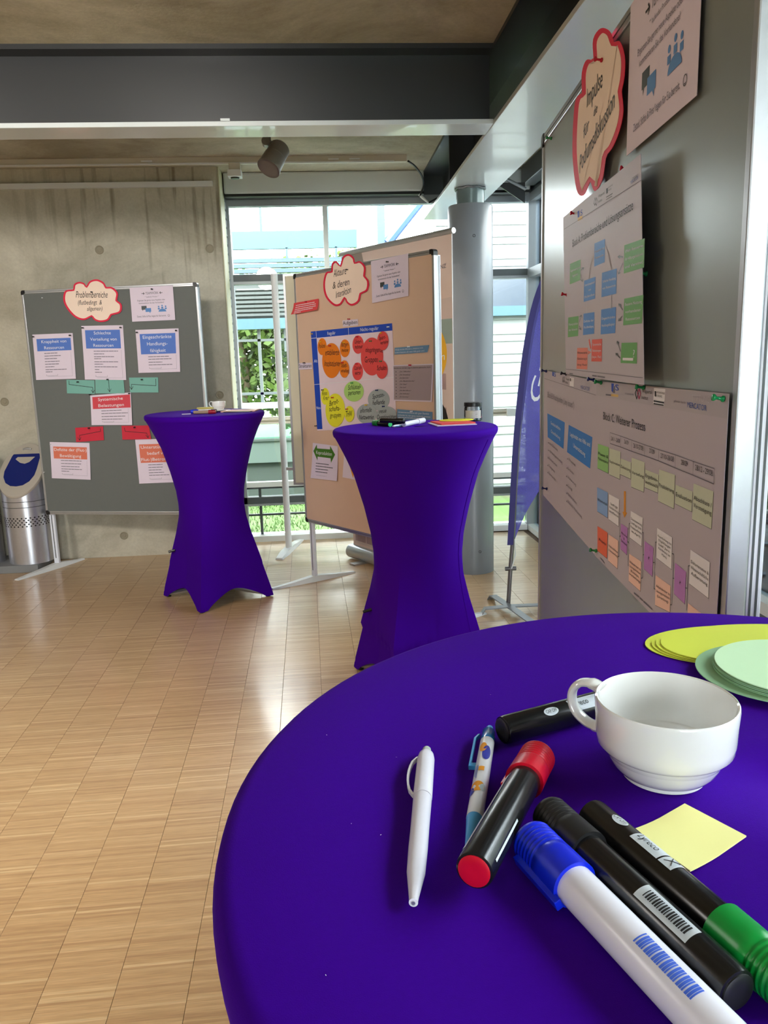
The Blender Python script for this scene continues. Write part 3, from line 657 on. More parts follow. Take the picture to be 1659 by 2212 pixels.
# ------------------------------------------------------------------ pinboards
class Plane:
    """vertical board plane: origin (x, y), direction angle a; s runs along it, front faces the camera"""
    def __init__(s, x, y, a): s.P = Vector((x, y, 0)); s.t = Vector((math.cos(a), math.sin(a), 0)); s.n = Vector((math.sin(a), -math.cos(a), 0)); s.a = a
    def at(s, u, z, off=0.0): return s.P+s.t*u+Vector((0, 0, z))+s.n*off
    def hit(s, px, py, off=0.0):
        d = ray(px, py); o = s.P+s.n*off; return CAMP+d*(s.n.dot(o-CAMP)/s.n.dot(d))
    def sz(s, px, py, off=0.0):
        q = s.hit(px, py, off)-s.P; return q.dot(s.t), q.z
def pinboard(pl, wd, z0, z1, face, label, foot_dirs, pd=-.042, mpost=None, railm=None):
    o = empty('pinboard', pl.at(wd/2, 0), label, 'pinboard', rz=0)
    mpost = mpost or M_alu_w; railm = railm or M_alu
    def bx(u0, u1, za, zb, f0, f1):           # box in board coordinates, f = offset to the front
        return MB().prism([pl.at(u0, za, f0), pl.at(u1, za, f0), pl.at(u1, za, f1), pl.at(u0, za, f1)], (0, 0, zb-za))
    bx(.01, wd-.01, z0+.01, z1-.01, -.018, 0).build('panel', face, o)
    e = .0225
    for a, b, c, d in ((.012, wd-.012, z1-.022, z1), (.012, wd-.012, z0, z0+.022)):
        r_ = bx(a, b, c, d, -.020, .0035).build('frame_rail', railm, o, bevel=.002)
        bx(a, b, (c+d)/2-.001, (c+d)/2+.001, .0035, .0042).build('groove', M_framed, r_)
    for a, b in ((0, .014), (wd-.014, wd)): bx(a, b, z0+.012, z1-.012, -.020, .0035).build('frame_rail', railm, o, bevel=.002)
    for a, c in ((0, z1), (wd, z1), (0, z0), (wd, z0)):
        sa = 1 if a == 0 else -1; sc = -1 if c == z1 else 1
        q = [pl.at(a+sa*k[0], c+sc*k[1], -.023) for k in ((-.001, .028), (-.001, .010), (.003, .003), (.010, -.001), (.028, -.001), (.028, .020), (.016, .022), (.014, .028))]
        MB().prism(q, pl.n*.0285).build('corner_cap', M_cap, o)
    for k, (u, fd) in enumerate(zip((.004, wd-.037), foot_dirs)):
        p0 = bx(u, u+.036, .03, z1-.025, pd, -.0205).build('post', mpost, o, bevel=.002)
        for f in (pd+.006, pd+.013): bx(u-.0008 if k == 0 else u+.036, u if k == 0 else u+.0368, .05, z1-.03, f-.001, f+.0015).build('post_groove', M_framed, p0)
        bx(u+.014, u+.020, .07, z0-.01, -.0205, -.0199).build('post_groove', M_framed, p0)
        c = pl.at(u+.018, 0, -.032); d = Vector((fd[0], fd[1], 0)).normalized(); sd = Vector((-d.y, d.x, 0)); f_ = MB()
        L_ = fd[2]; L2 = fd[3]
        rings = []
        for tt, wz, hz in ((-L_, .020, .008), (-L_*.5, .030, .020), (-.03, .034, .034), (.03, .034, .034), (L2*.5, .030, .020), (L2, .020, .008)):
            b = c+d*tt; rings.append([b-sd*wz, b+sd*wz, b+sd*wz*.6+Vector((0, 0, hz)), b-sd*wz*.6+Vector((0, 0, hz))])
        f_.loft(rings).build('foot', M_white, o)
    return o
B1 = Plane(-1.9769, 5.5926, -.2387); B2 = Plane(-.1457, 4.9412, -.9623); B3 = Plane(.5667, 2.037, -1.6615)
ZB, ZT = .393, 1.912
pinboard(B1, 1.237, ZB, ZT, M_felt, 'grey pinboard on silver posts before the concrete wall', ((.49, .87, .36, .235), (.24, .97, .30, .30)))
pinboard(B2, 1.237, ZB, ZT, M_board_b, 'beige pinboard with round coloured cards behind the middle table', ((.866, .5, .31, .30), (.866, .5, .33, .30)))
pinboard(B3, 1.2, ZB+.018, ZT+.018, M_metalface, 'large grey board with posters close to the camera on the right', ((.996, -.09, .3, .3), (.996, -.09, .2, .25)), pd=-.038)

def thing_sheet(name, pts, n, m, label, cat, group=None, th=.0006, curl=0.0, N=8):
    """thin sheet: pts = TL, TR, BR, BL (3D); lower corners may curl forward"""
    TL, TR, BR, BL = pts; fr = []; bk = []
    for j in range(N+1):
        for i in range(N+1):
            u, v = i/N, j/N; p = TL.lerp(TR, u).lerp(BL.lerp(BR, u), v)+n*(curl*(v**2)*(1+.6*(2*u-1)**2)*.5)
            fr.append(p+n*th); bk.append(p)
    fs = []; K = (N+1)**2
    for j in range(N):
        for i in range(N):
            a = j*(N+1)+i; fs += [(a, a+1, a+N+2, a+N+1), (K+a+N+1, K+a+N+2, K+a+1, K+a)]
    bd = [i for i in range(N)]+[i*(N+1)+N for i in range(N)]+[N*(N+1)+N-i for i in range(N)]+[(N-i)*(N+1) for i in range(N)]
    for a, b in zip(bd, bd[1:]+bd[:1]): fs.append((a, K+a, K+b, b))
    mb = MB(); mb.add(fr+bk, fs); o = mb.build(name, m, None, True); tag(o, label, cat, group); 
    return o
class Sheet:
    """printed sheet pinned to a plane; contents in uv (u right, v down) or pixels"""
    def __init__(s, pl, quad, label, m=None, off=.003, name='paper_sheet', cat='paper', group=None, curl=0.0, lift=0.0):
        s.pl = pl; s.off = off; s.curl = curl
        s.c = [pl.hit(px, py, off) if not isinstance(px, tuple) else None for px, py in quad] if not isinstance(quad[0], Vector) else quad
        s.o = thing_sheet(name, s.c, pl.n, m or M_paper, label, cat, group, curl=curl); s.L = {}
    def uv(s, u, v, d=.0010):
        TL, TR, BR, BL = s.c; p = TL.lerp(TR, u).lerp(BL.lerp(BR, u), v)
        return p+s.pl.n*(d+s.curl*(v**2)*(1+.6*(2*u-1)**2)*.5)
    def px(s, x, y, d=.0010): return s.pl.hit(x, y, s.off+d)
    def letters(s, m): return s.L.setdefault(m.name, (Letters(), m))[0]
    def box(s, u0, v0, u1, v1, m, name='printed_box', d=.0009):
        N = 4; mb = MB(); vs = []
        for j in range(N+1):
            for i in range(N+1): vs.append(s.uv(u0+(u1-u0)*i/N, v0+(v1-v0)*j/N, d))
        mb.add(vs, [(j*(N+1)+i, j*(N+1)+i+1, (j+1)*(N+1)+i+1, (j+1)*(N+1)+i) for j in range(N) for i in range(N)])
        return mb.build(name, m, s.o)
    def boxpx(s, q, m, name='printed_box', d=.0009, th=None):
        return MB().add([s.px(x, y, d) for x, y in q], [tuple(range(len(q)))]).build(name, m, s.o)
    def text(s, t, u0, u1, v, h, m=None, **k): s.letters(m or M_ink).put(t, s.uv(u0, v, .0015), s.uv(u1, v, .0015), s.uv(u0, v-h, .0015), **k)
    def textpx(s, t, x0, y0, x1, y1, h, m=None, dx=0, **k): s.letters(m or M_ink).put(t, s.px(x0, y0, .0015), s.px(x1, y1, .0015), s.px(x0+dx, y0-h, .0015), **k)
    def linepx(s, pts, wd, m=None): s.letters(m or M_ink).line([s.px(x, y, .0014) for x, y in pts], wd, s.pl.n)
    def line(s, pts, wd, m=None): s.letters(m or M_ink).line([s.uv(u, v, .0014) for u, v in pts], wd, s.pl.n)
    def rows(s, u0, rows, m=None, wd=.004):    # rows of unreadable small print: broken word bars
        rg = random.Random(len(rows)*7+int(u0*100))
        for v, u1 in rows:
            u = u0
            while u < u1-.01:
                w_ = min(rg.uniform(.04, .12), u1-u); s.line([(u, v), (u+w_, v)], wd, m or M_inkg); u += w_+.015
    def done(s):
        for k, (L_, m) in s.L.items(): L_.done('lettering', m, s.o)
        return s.o
def poly_thing(name, pl, pts, off, m, label, cat, group=None, th=.0008):
    mb = MB().prism([pl.hit(x, y, off) for x, y in pts], pl.n*th); o = mb.build(name, m); return tag(o, label, cat, group)
def cloud(pl, lobes, ctr, off, label, shrink, texts, smear=.0):
    pts = []
    for l in lobes: pts += [tuple(p)[:2] for p in catmull([(a, b, 0) for a, b in l], 4)[:-1]]
    red = poly_thing('cloud_card', pl, pts, off, mat('red_cloud_border', rgb(226, 30, 70), .6), label, 'card')
    # cream inner cloud: offset inward along normals
    n_ = len(pts); inn = []
    for i in range(n_):
        a, b, c_ = Vector(pts[i-1]), Vector(pts[i]), Vector(pts[(i+1) % n_]); t = (c_-a)
        if t.length < 1e-6: continue
        nn = Vector((-t.y, t.x)).normalized(); 
        cc = Vector(ctr); 
        if nn.dot(cc-b) < 0: nn = -nn
        q = b+nn*shrink
        inn.append(q.lerp(cc, .02))
    MB().prism([pl.hit(x, y, off+.0009) for x, y in inn], pl.n*.0004).build('card_face', M_cream, red)
    L_ = Letters()
    for t, x0, y0, x1, y1, h in texts: L_.put(t, pl.hit(x0, y0, off+.0018), pl.hit(x1, y1, off+.0018), pl.hit(x0, y0-h, off+.0018), slant=.08, wob=.03)
    L_.done('handwriting', M_ink, red); return red

# push pins -----------------------------------------------------------------
PINM = {'red': mat('red_pin', rgb(190, 10, 50), .25), 'green': mat('green_pin', rgb(20, 140, 80), .25), 'blue': mat('blue_pin', rgb(20, 40, 110), .25),
        'dark blue': mat('dark_blue_pin', rgb(14, 14, 50), .25), 'black': mat('black_pin', rgb(18, 18, 22), .3), 'yellow': mat('yellow_pin', rgb(240, 190, 20), .3), 'white': mat('white_pin', rgb(235, 235, 240), .3)}
_pm = {}
def pin(pl, px, py, colr, label, off=.004, sc=1.0, tilt=(0, 0)):
    key = colr
    if key not in _pm:
        mb = MB().lathe([(.0040, .0), (.0046, .001), (.0046, .0025), (.0026, .0045), (.0022, .0105), (.0046, .0135), (.0050, .0150), (.0046, .0165), (.0005, .0168)], 14)
        me = bpy.data.meshes.new('push_pin'); me.from_pydata(mb.v, [], mb.f); me.polygons.foreach_set('use_smooth', [True]*len(me.polygons)); me.materials.append(PINM[key]); _pm[key] = me
    o = bpy.data.objects.new('push_pin', _pm[key]); COL.objects.link(o); p = pl.hit(px, py, off); o.location = p
    d = (pl.n+Vector((0, 0, tilt[0]))+pl.t*tilt[1]).normalized(); o.rotation_euler = d.to_track_quat('Z', 'Y').to_euler(); o.scale = (sc, sc, sc)
    return tag(o, label, 'pin', 'push pins on the boards')
# ---------------------------------------------------------------- board 1 contents
A = lambda x, y: (30+x/4.254, 590+y/4.254)
Bc = lambda x, y: (60+x/4.879, 840+y/4.879)
cloud(B1, [[A(545, 150), A(555, 100), A(600, 80), A(645, 92), A(665, 122)], [A(665, 122), A(700, 72), A(765, 57), A(825, 85), A(850, 128)], [A(850, 128), A(905, 130), A(955, 180), A(948, 250)],
           [A(948, 250), A(990, 290), A(980, 360), A(897, 388)], [A(897, 388), A(865, 435), A(800, 450), A(745, 435), A(715, 400)], [A(715, 400), A(640, 432), A(560, 405), A(490, 330), A(455, 250), A(470, 165), A(545, 150)]],
      A(720, 260), .006, 'red-edged cloud card on the grey pinboard naming problem areas', 2.9,
      [('Problembereiche',)+A(570, 225)+A(860, 225)+(14,), ('(flutbedingt  &',)+A(588, 290)+A(808, 288)+(10,), ('allgemein)',)+A(672, 345)+A(812, 343)+(9,)])
def teamwork(pl, quad, label, off=.0055, curl=.004, small=True):
    s = Sheet(pl, quad, label, off=off, curl=curl)
    s.text('TEAMWÖRK', .36, .66, .22, .07, M_inkg); s.text('\u2192', .28, .34, .22, .05, M_ink) if False else None
    for sg, u in ((1, .30), (-1, .72)):
        s.line([(u-.03, .19), (u+.03, .19)], .003); e = u+.03*sg; s.line([(e-.02*sg, .16), (e, .19), (e-.02*sg, .22)], .003)
    s.text('"" laufender Prozess ""', .34, .66, .31, .035, M_inkg)
    s.text('Ergänzen Sie gerne neue Aspekte oder', .16, .80, .41, .045, M_inkg); s.text('kommentieren Sie das Vorhandene!', .19, .77, .49, .045, M_inkg)
    s.box(.24, .55, .36, .66, M_framed, 'speech_bubble'); MB().add([s.uv(.26, .655, .0010), s.uv(.285, .655, .0010), s.uv(.262, .70, .0010)], [(0, 1, 2)]).build('bubble_tail', M_framed, s.o); MB().add([s.uv(.41, .725, .0013), s.uv(.44, .725, .0013), s.uv(.438, .775, .0013)], [(0, 1, 2)]).build('bubble_tail', mat('icon_blue', rgb(90, 140, 200), .6), s.o); s.box(.33, .62, .46, .73, mat('icon_blue', rgb(90, 140, 200), .6), 'speech_bubble', .0012)
    ib = mat('icon_blue', rgb(90, 140, 200), .6)
    for k, (u, v) in enumerate(((.64, .59), (.72, .565), (.80, .59))):
        MB().add([s.uv(u+.018*math.cos(a), v+.024*math.sin(a), .0012) for a in [2*pi*i/12 for i in range(12)]], [tuple(range(12))]).build('person_icon', ib, s.o)
        s.box(u-.022, v+.035, u+.022, v+.085, ib, 'person_icon', .0011)
    MB().add([s.uv(.72+.09*math.cos(a), .74-.085*math.sin(a), .0014) for a in [pi*i/14 for i in range(15)]], [tuple(range(15))]).build('person_icon', ib, s.o)
    s.text('Zettel, Stifte & Pins liegen für Sie bereit.', .12, .80, .88, .05, M_inkg)
    s.line([(.86+.022*math.cos(a), .86+.03*math.sin(a)) for a in [2*pi*i/12 for i in range(13)]], .0015, M_inkg)
    s.line([(.85, .875), (.86, .88), (.87, .875)], .0012, M_inkg)
    return s.done()
teamwork(B1, [A(1063, 135), A(1460, 113), A(1485, 430), A(1090, 447)], 'white teamwork sheet at the top right of the grey pinboard')
def headed(pl, quad, label, head, m, box, rows, curl=.008, off=.003):
    s = Sheet(pl, quad, label, off=off, curl=curl); u0, v0, u1, v1 = box; s.box(u0, v0, u1, v1, m, 'heading_panel')
    k = len(head); 
    for i, (t, a, b) in enumerate(head):
        v = v0+(v1-v0)*(i+.72)/k; s.text(t, a, b, v, (v1-v0)/k*.5, M_inkw)
    s.rows(.26, rows); lv = rows[-1][0]+.055; s.line([(.27, lv), (.27, lv+.03), (.55, lv+.03), (.55, lv)], .0014, M_inkg)
    s.line([(.92, v1+.03), (.92, lv+.05), (.3, lv+.05)], .0008, M_inkg)
    return s.done()
headed(B1, [A(170, 565), A(540, 550), A(575, 970), A(210, 982)], 'sheet with blue heading about scarce resources, left of the row of three', [('Knappheit von', .21, .83), ('Ressourcen', .27, .76)], M_hblue, (.09, .10, .94, .37),
       [(.42, .58), (.48, .66), (.54, .56), (.60, .62), (.66, .60), (.72, .48), (.78, .78), (.83, .42)])
headed(B1, [A(620, 485), A(1002, 478), A(1037, 982), A(658, 978)], 'sheet with blue heading about uneven distribution, middle of the row of three', [('Schlechte', .29, .70), ('Verteilung von', .19, .83), ('Ressourcen', .26, .74)], M_hblue, (.08, .08, .92, .42),
       [(.47, .84), (.52, .5), (.57, .74), (.61, .42), (.665, .84), (.71, .46), (.76, .80), (.81, .38), (.86, .42)])
headed(B1, [A(1117, 522), A(1513, 507), A(1532, 907), A(1150, 917)], 'sheet with blue heading about limited capacity to act, right of the row of three', [('Eingeschränkte', .16, .83), ('Handlungs-', .25, .73), ('fähigkeit', .31, .68)], M_hblue, (.09, .10, .92, .57),
       [(.63, .74), (.69, .80), (.76, .58), (.82, .84)])
def arrowcard(pl, quad, m, label, path, off=.0045):
    s = Sheet(pl, quad, label, m=m, off=off, name='arrow_card', cat='card', curl=.003); s.line(path, .0032)
    (a, b), (c, d) = path[-2], path[-1]; dx, dy = c-a, d-b; l = math.hypot(dx, dy)+1e-6; dx, dy = dx/l, dy/l
    s.line([(c-.09*dx-.06*dy, d-.2*dy-.15*dx), (c, d), (c-.09*dx+.06*dy, d-.2*dy+.15*dx)], .003); return s.done()
arrowcard(B1, [A(483, 980), A(740, 985), A(745, 1110), A(490, 1105)], M_teal, 'left teal card with a stepped arrow', [(.09, .08), (.09, .34), (.93, .52), (.94, .92)], .004)
arrowcard(B1, [A(747, 968), A(1005, 962), A(1020, 1105), A(752, 1105)], M_teal, 'middle teal card with a straight downward arrow', [(.47, .1), (.49, .9)], .0055)
arrowcard(B1, [A(1058, 960), A(1325, 958), A(1330, 1097), A(1070, 1097)], M_teal, 'right teal card with a stepped arrow', [(.92, .1), (.92, .55), (.07, .45), (.06, .8)], .004)
headed(B1, [Bc(658, 70), Bc(1085, 37), Bc(1105, 380), Bc(678, 382)], 'sheet with red heading about systemic burdens in the centre of the grey pinboard', [('Systemische', .19, .80), ('Belastungen', .19, .82)], M_hred, (.05, .06, .98, .46),
       [(.53, .75), (.62, .9), (.72, .86), (.81, .76)], off=.0065)
arrowcard(B1, [Bc(500, 410), Bc(793, 395), Bc(805, 540), Bc(512, 560)], M_cardred, 'left red card with a stepped arrow', [(.9, .15), (.9, .35), (.14, .55), (.13, .9)])
arrowcard(B1, [Bc(988, 390), Bc(1275, 385), Bc(1303, 530), Bc(1000, 535)], M_cardred, 'right red card with a stepped arrow, partly behind the table', [(.1, .15), (.12, .4), (.88, .55), (.9, .9)], .006)
headed(B1, [Bc(232, 560), Bc(650, 570), Bc(668, 957), Bc(260, 940)], 'sheet with salmon heading about coping deficits at the lower left', [('Defizite der (Flut-)', .10, .92), ('Bewältigung', .24, .78)], M_hor, (.08, .12, .93, .45),
       [(.50, .78), (.58, .78), (.66, .72), (.73, .78), (.79, .45)])
headed(B1, [(292, 949.7), (382, 947), (391, 1041), (301.9, 1044.5)], 'sheet with salmon heading about support needs, half hidden by the back table', [('Unterstützungs-', .12, .92), ('bedarf von', .26, .75), ('(Flut-)Betroffenen', .06, .96)], M_hor, (.08, .11, .97, .53),
       [(.58, .6), (.64, .6), (.70, .56), (.76, .62), (.82, .74)])
for k, (x, y, t_) in enumerate((A(183, 585)+('at the left corner of the scarce resources sheet',), A(520, 572)+('at the right corner of the scarce resources sheet',), A(637, 503)+('at the left corner of the distribution sheet',), A(985, 500)+('at the right corner of the distribution sheet',),
        A(1135, 545)+('at the left corner of the capacity sheet',), A(1495, 528)+('at the right corner of the capacity sheet',), A(720, 175)+('in the cloud card of the grey pinboard',), A(1273, 148)+('at the top of the teamwork sheet on the grey pinboard',),
        A(592, 1000)+('in the left teal card',), A(866, 977)+('in the middle teal card',), A(1180, 978)+('in the right teal card',), Bc(662, 60)+('at the left corner of the systemic burdens sheet',), Bc(1075, 48)+('at the right corner of the systemic burdens sheet',), Bc(650, 413)+('in the left red card',), Bc(1130, 405)+('in the right red card',))):
    pin(B1, x, y, 'black', 'small black push pin '+t_, off=.008)
for x, y, t_ in (Bc(245, 583)+('at the corner of the coping deficits sheet',), (40+A(0, 0)[0]*0+52.5, 643.5, 'near the top left corner of the grey pinboard'), (96, 1020, 'near the left edge of the grey pinboard')):
    pin(B1, x, y, 'white', 'small white push pin '+t_, off=.003, sc=.7)

# ---------------------------------------------------------------- board 2 contents
C2 = lambda x, y: (600+x/4.1475, 480+y/4.1475)
cloud(B2, [[C2(480, 440), C2(485, 375), C2(520, 348), C2(560, 388)], [C2(560, 388), C2(585, 310), C2(635, 285), C2(680, 315), C2(692, 360)], [C2(692, 360), C2(740, 350), C2(785, 400), C2(780, 480)],
           [C2(780, 480), C2(815, 530), C2(805, 610), C2(745, 645)], [C2(745, 645), C2(725, 715), C2(665, 748), C2(620, 725), C2(600, 682)], [C2(600, 682), C2(560, 742), C2(500, 745), C2(430, 670), C2(408, 560), C2(430, 455), C2(480, 440)]],
      C2(610, 520), .006, 'red-edged cloud card on the beige pinboard naming actors and their interaction', 3.0,
      [('Akteure',)+C2(500, 492)+C2(612, 462)+(16,), ('& deren',)+C2(492, 600)+C2(640, 560)+(15,), ('Interaktion',)+C2(520, 680)+C2(655, 632)+(15,)])
teamwork(B2, [C2(835, 350), C2(1168, 280), C2(1175, 660), C2(850, 725)], 'white teamwork sheet at the top of the beige pinboard')
s = Sheet(B2, [C2(145, 725), C2(365, 685), C2(372, 785), C2(138, 828)], 'red strip with small white print at the left edge of the beige pinboard', m=mat('red_strip', rgb(228, 75, 80), .6), cat='card', name='text_strip', off=.0055, curl=.02)
for v, u in ((.25, .85), (.42, .9), (.6, .92), (.76, .8), (.9, .35)): s.rows(.1, [(v, u)], M_inkw, .0035)
s.done()
s = Sheet(B2, [C2(580, 880), C2(718, 868), C2(722, 925), C2(585, 937)], 'small white card reading Aufgaben above the matrix', name='title_card', cat='card'); s.text('Aufgaben', .02, .96, .72, .58); s.done()
s = Sheet(B2, [C2(188, 1262), C2(306, 1258), C2(310, 1316), C2(190, 1322)], 'small white card reading Strukturen left of the matrix', name='title_card', cat='card', off=.0045); s.text('Strukturen', .03, .97, .72, .55); s.done()
s = Sheet(B2, [C2(297, 980), C2(1025, 905), C2(1066, 1840), C2(355, 1868)], 'white matrix poster with blue header row and round cards on the beige pinboard', name='matrix_poster', cat='poster', curl=0, m=mat('matrix_paper', rgb(236, 216, 226), .7))
s.box(0, 0, 1, .068, M_dblue, 'header_row'); s.box(0, .068, .075, .985, M_dblue, 'header_column')
s.line([(.074, 0), (.074, .068)], .003, M_inkw); s.line([(.495, 0), (.495, .068)], .003, M_inkw); s.line([(0, .068), (.075, .068)], .003, M_inkw); s.line([(0, .53), (1, .51)], .0025, M_inkw); s.line([(.5, .07), (.52, .98)], .0015, M_inkw)
s.text('Regulär', .225, .33, .050, .032, M_inkw); s.text('Nicht-regulär', .64, .85, .047, .032, M_inkw); s.text('Alt', .018, .066, .31, .03, M_inkw); s.text('Neu', .012, .070, .78, .028, M_inkw); s.done()
rc_ = [('small orange oval card at the upper left reading Polizei', 398, 1115, 40, 76, M_corange, .005, [('Polizei', 368, 1130, 424, 1122, 8)]),
       ('large orange oval card about established institutions', 483, 1240, 84, 157, M_corange, .0065, [('etablierte', 425, 1190, 548, 1190, 11), ('Institutionen', 418, 1290, 560, 1290, 11)]),
       ('orange oval card about mayors, upper right of the large orange one', 602, 1130, 45, 80, M_corange, .005, [('Bürger-', 570, 1115, 635, 1110, 8), ('meister', 572, 1162, 632, 1160, 7)]),
       ('orange oval card about city administration', 597, 1315, 42, 78, M_corange, .008, [('Stadt-', 568, 1300, 622, 1300, 8), ('verwaltung', 566, 1345, 636, 1345, 7)]),
       ('coral oval card about companies', 720, 1097, 50, 82, M_ccoral, .005, [('Unter-', 688, 1090, 750, 1085, 8), ('nehmen', 690, 1135, 762, 1130, 8)]),
       ('large coral oval card about stepping-in groups', 845, 1203, 100, 170, M_ccoral, .0065, [('einspringende', 785, 1165, 940, 1165, 10), ('Gruppen', 778, 1258, 895, 1252, 11)]),
       ('coral oval card about sports clubs at the top right', 942, 1062, 50, 85, M_ccoral, .008, [('Sport-', 905, 1058, 965, 1045, 8), ('vereine', 918, 1098, 988, 1082, 7)]),
       ('coral oval card about farmers', 716, 1337, 48, 80, M_ccoral, .005, [('Land-', 688, 1322, 750, 1318, 8), ('wirte', 690, 1370, 740, 1366, 8)]),
       ('coral oval card about schools', 932, 1320, 52, 83, M_ccoral, .008, [('Schulen', 888, 1328, 972, 1322, 9)]),
       ('round light green card about key persons', 682, 1515, 88, 92, M_cgreen, .006, [('Schlüssel-', 630, 1502, 745, 1492, 9), ('personen', 632, 1550, 738, 1540, 9)]),
       ('small yellow oval card above the left side of the large yellow one', 425, 1560, 38, 75, M_cyellow, .005, [('Rotes', 398, 1552, 442, 1548, 8), ('Kreuz', 408, 1595, 458, 1590, 8)]),
       ('large yellow oval card about standby groups', 515, 1685, 87, 150, M_cyellow, .0065, [('Bereit-', 462, 1650, 545, 1620, 10), ('schafts-', 460, 1695, 560, 1685, 9), ('gruppen', 468, 1752, 565, 1745, 9)]),
       ('small yellow oval card right of the large yellow one', 642, 1718, 43, 72, M_cyellow, .008, [('THW', 606, 1745, 665, 1738, 11)]),
       ('round grey card about spontaneous helpers', 905, 1590, 97, 95, M_cgrey, .005, [('Spontan-', 848, 1585, 955, 1562, 9), ('helfende', 850, 1638, 958, 1628, 9)]),
       ('round grey card about informal networks', 798, 1718, 90, 90, M_cgrey, .0065, [('informelle', 738, 1708, 840, 1700, 9), ('Netzwerke', 730, 1768, 858, 1765, 9)]),
       ('round grey card about new organisations', 973, 1735, 92, 86, M_cgrey, .008, [('neue', 910, 1712, 972, 1704, 8), ('Organisationen', 888, 1768, 1062, 1760, 9)])]
for lab, x, y, rx, ry, m_, off, tx in rc_:
    pts = [C2(x+rx*math.cos(a), y+ry*math.sin(a)) for a in [2*pi*i/36 for i in range(36)]]
    o = poly_thing('oval_card' if ry > rx*1.2 else 'round_card', B2, pts, off, m_, lab, 'card', 'moderation cards on the matrix poster')
    L_ = Letters()
    for t, x0, y0, x1, y1, h in tx:
        a, b = C2(x0, y0); c_, d = C2(x1, y1); L_.put(t, B2.hit(a, b, off+.0016), B2.hit(c_, d, off+.0016), B2.hit(a, b-h*1.15, off+.0016), slant=.12, wob=.05)
    L_.done('handwriting', M_ink, o)
s = Sheet(B2, [C2(1047, 1125), C2(1357, 1100), C2(1345, 1165), C2(1050, 1185)], 'slate blue text strip right of the matrix, upper one', m=M_slate, name='text_strip', cat='card', curl=.004)
s.text('Häufig werden Allianzen u. Initiativen nicht', .03, .85, .42, .22, M_inkw); s.text('konkret benannt, z.B. wenn Hilfe geübt wird', .02, .9, .85, .22, M_inkw); s.done()
s = Sheet(B2, [C2(1030, 1282), C2(1395, 1268), C2(1385, 1610), C2(1040, 1600)], 'white-edged grey sheet with a quoted list right of the matrix', name='list_sheet', curl=.006)
s.box(.025, .025, .975, .965, mat('grey_list_paper', rgb(170, 152, 156), .7), 'printed_panel')
s.text('Stattdessen werden vage Kollektive gebraucht, bspw.', .03, .95, .1, .035)
for i, t in enumerate(('„Die Offiziellen“', '„Die Verwaltung“', '„Die Behörden“', '„Die Blaulichtfamilie“', '„Der Staat“', '„Das Land“', '„Die Betroffenen“', '„Die Helfenden“', '„Die Anwohner“')):
    v = .20+i*.087; s.text(t, .17, .17+.018*len(t), v, .034, slant=.2); s.line([(.08, v-.015), (.09, v-.015)], .004)
s.done()
s = Sheet(B2, [C2(1070, 1675), C2(1385, 1700), C2(1385, 1790), C2(1070, 1775)], 'slate blue text strip right of the matrix, lower one behind the table top', m=M_slate, name='text_strip', cat='card')
s.rows(.04, [(.25, .5), (.72, .7)], M_inkw, .003); s.text('sehr guter Überblick', .52, .92, .30, .17, M_inkw); s.text('vorhanden ist, wer genau zuständig gewesen', .02, .95, .58, .15, M_inkw); s.done()
K = lambda x, y: (640+x/10.37, 920+y/10.37)
s = Sheet(B2, [K(372, 378), K(932, 455), K(938, 1232), K(350, 1165)], 'lower left sheet with a green double arrow reading Koproduktion', curl=.012)
MB().add([s.uv(u, v, .0014) for u, v in ((.04, .23), (.17, .03), (.19, .14), (.70, .12), (.71, .02), (.90, .25), (.75, .50), (.73, .37), (.22, .37), (.22, .48))], [(0, 1, 2, 8, 9), (2, 3, 7, 8), (3, 4, 5, 6, 7)]).build('double_arrow', M_pdgreen, s.o)
s.L['w'] = (Letters(), M_inkw); s.L['w'][0].put('Koproduktion', s.uv(.16, .30, .0022), s.uv(.78, .295, .0022), s.uv(.16, .20, .0022))
s.rows(.17, [(.56, .66), (.64, .82), (.72, .64), (.80, .62)], M_inkg, .005); s.line([(.2, .9), (.6, .9)], .001, M_inkg); s.done()
s = Sheet(B2, [(744, 975), (792, 983), (792, 1041), (740, 1031)], 'lower sheet with an orange arrow, mostly behind the middle table')
MB().add([s.uv(u, v, .0014) for u, v in ((.1, .1), (.6, .1), (.45, .95))], [(0, 1, 2)]).build('arrow_print', mat('print_amber', rgb(226, 150, 20), .6), s.o); s.done()
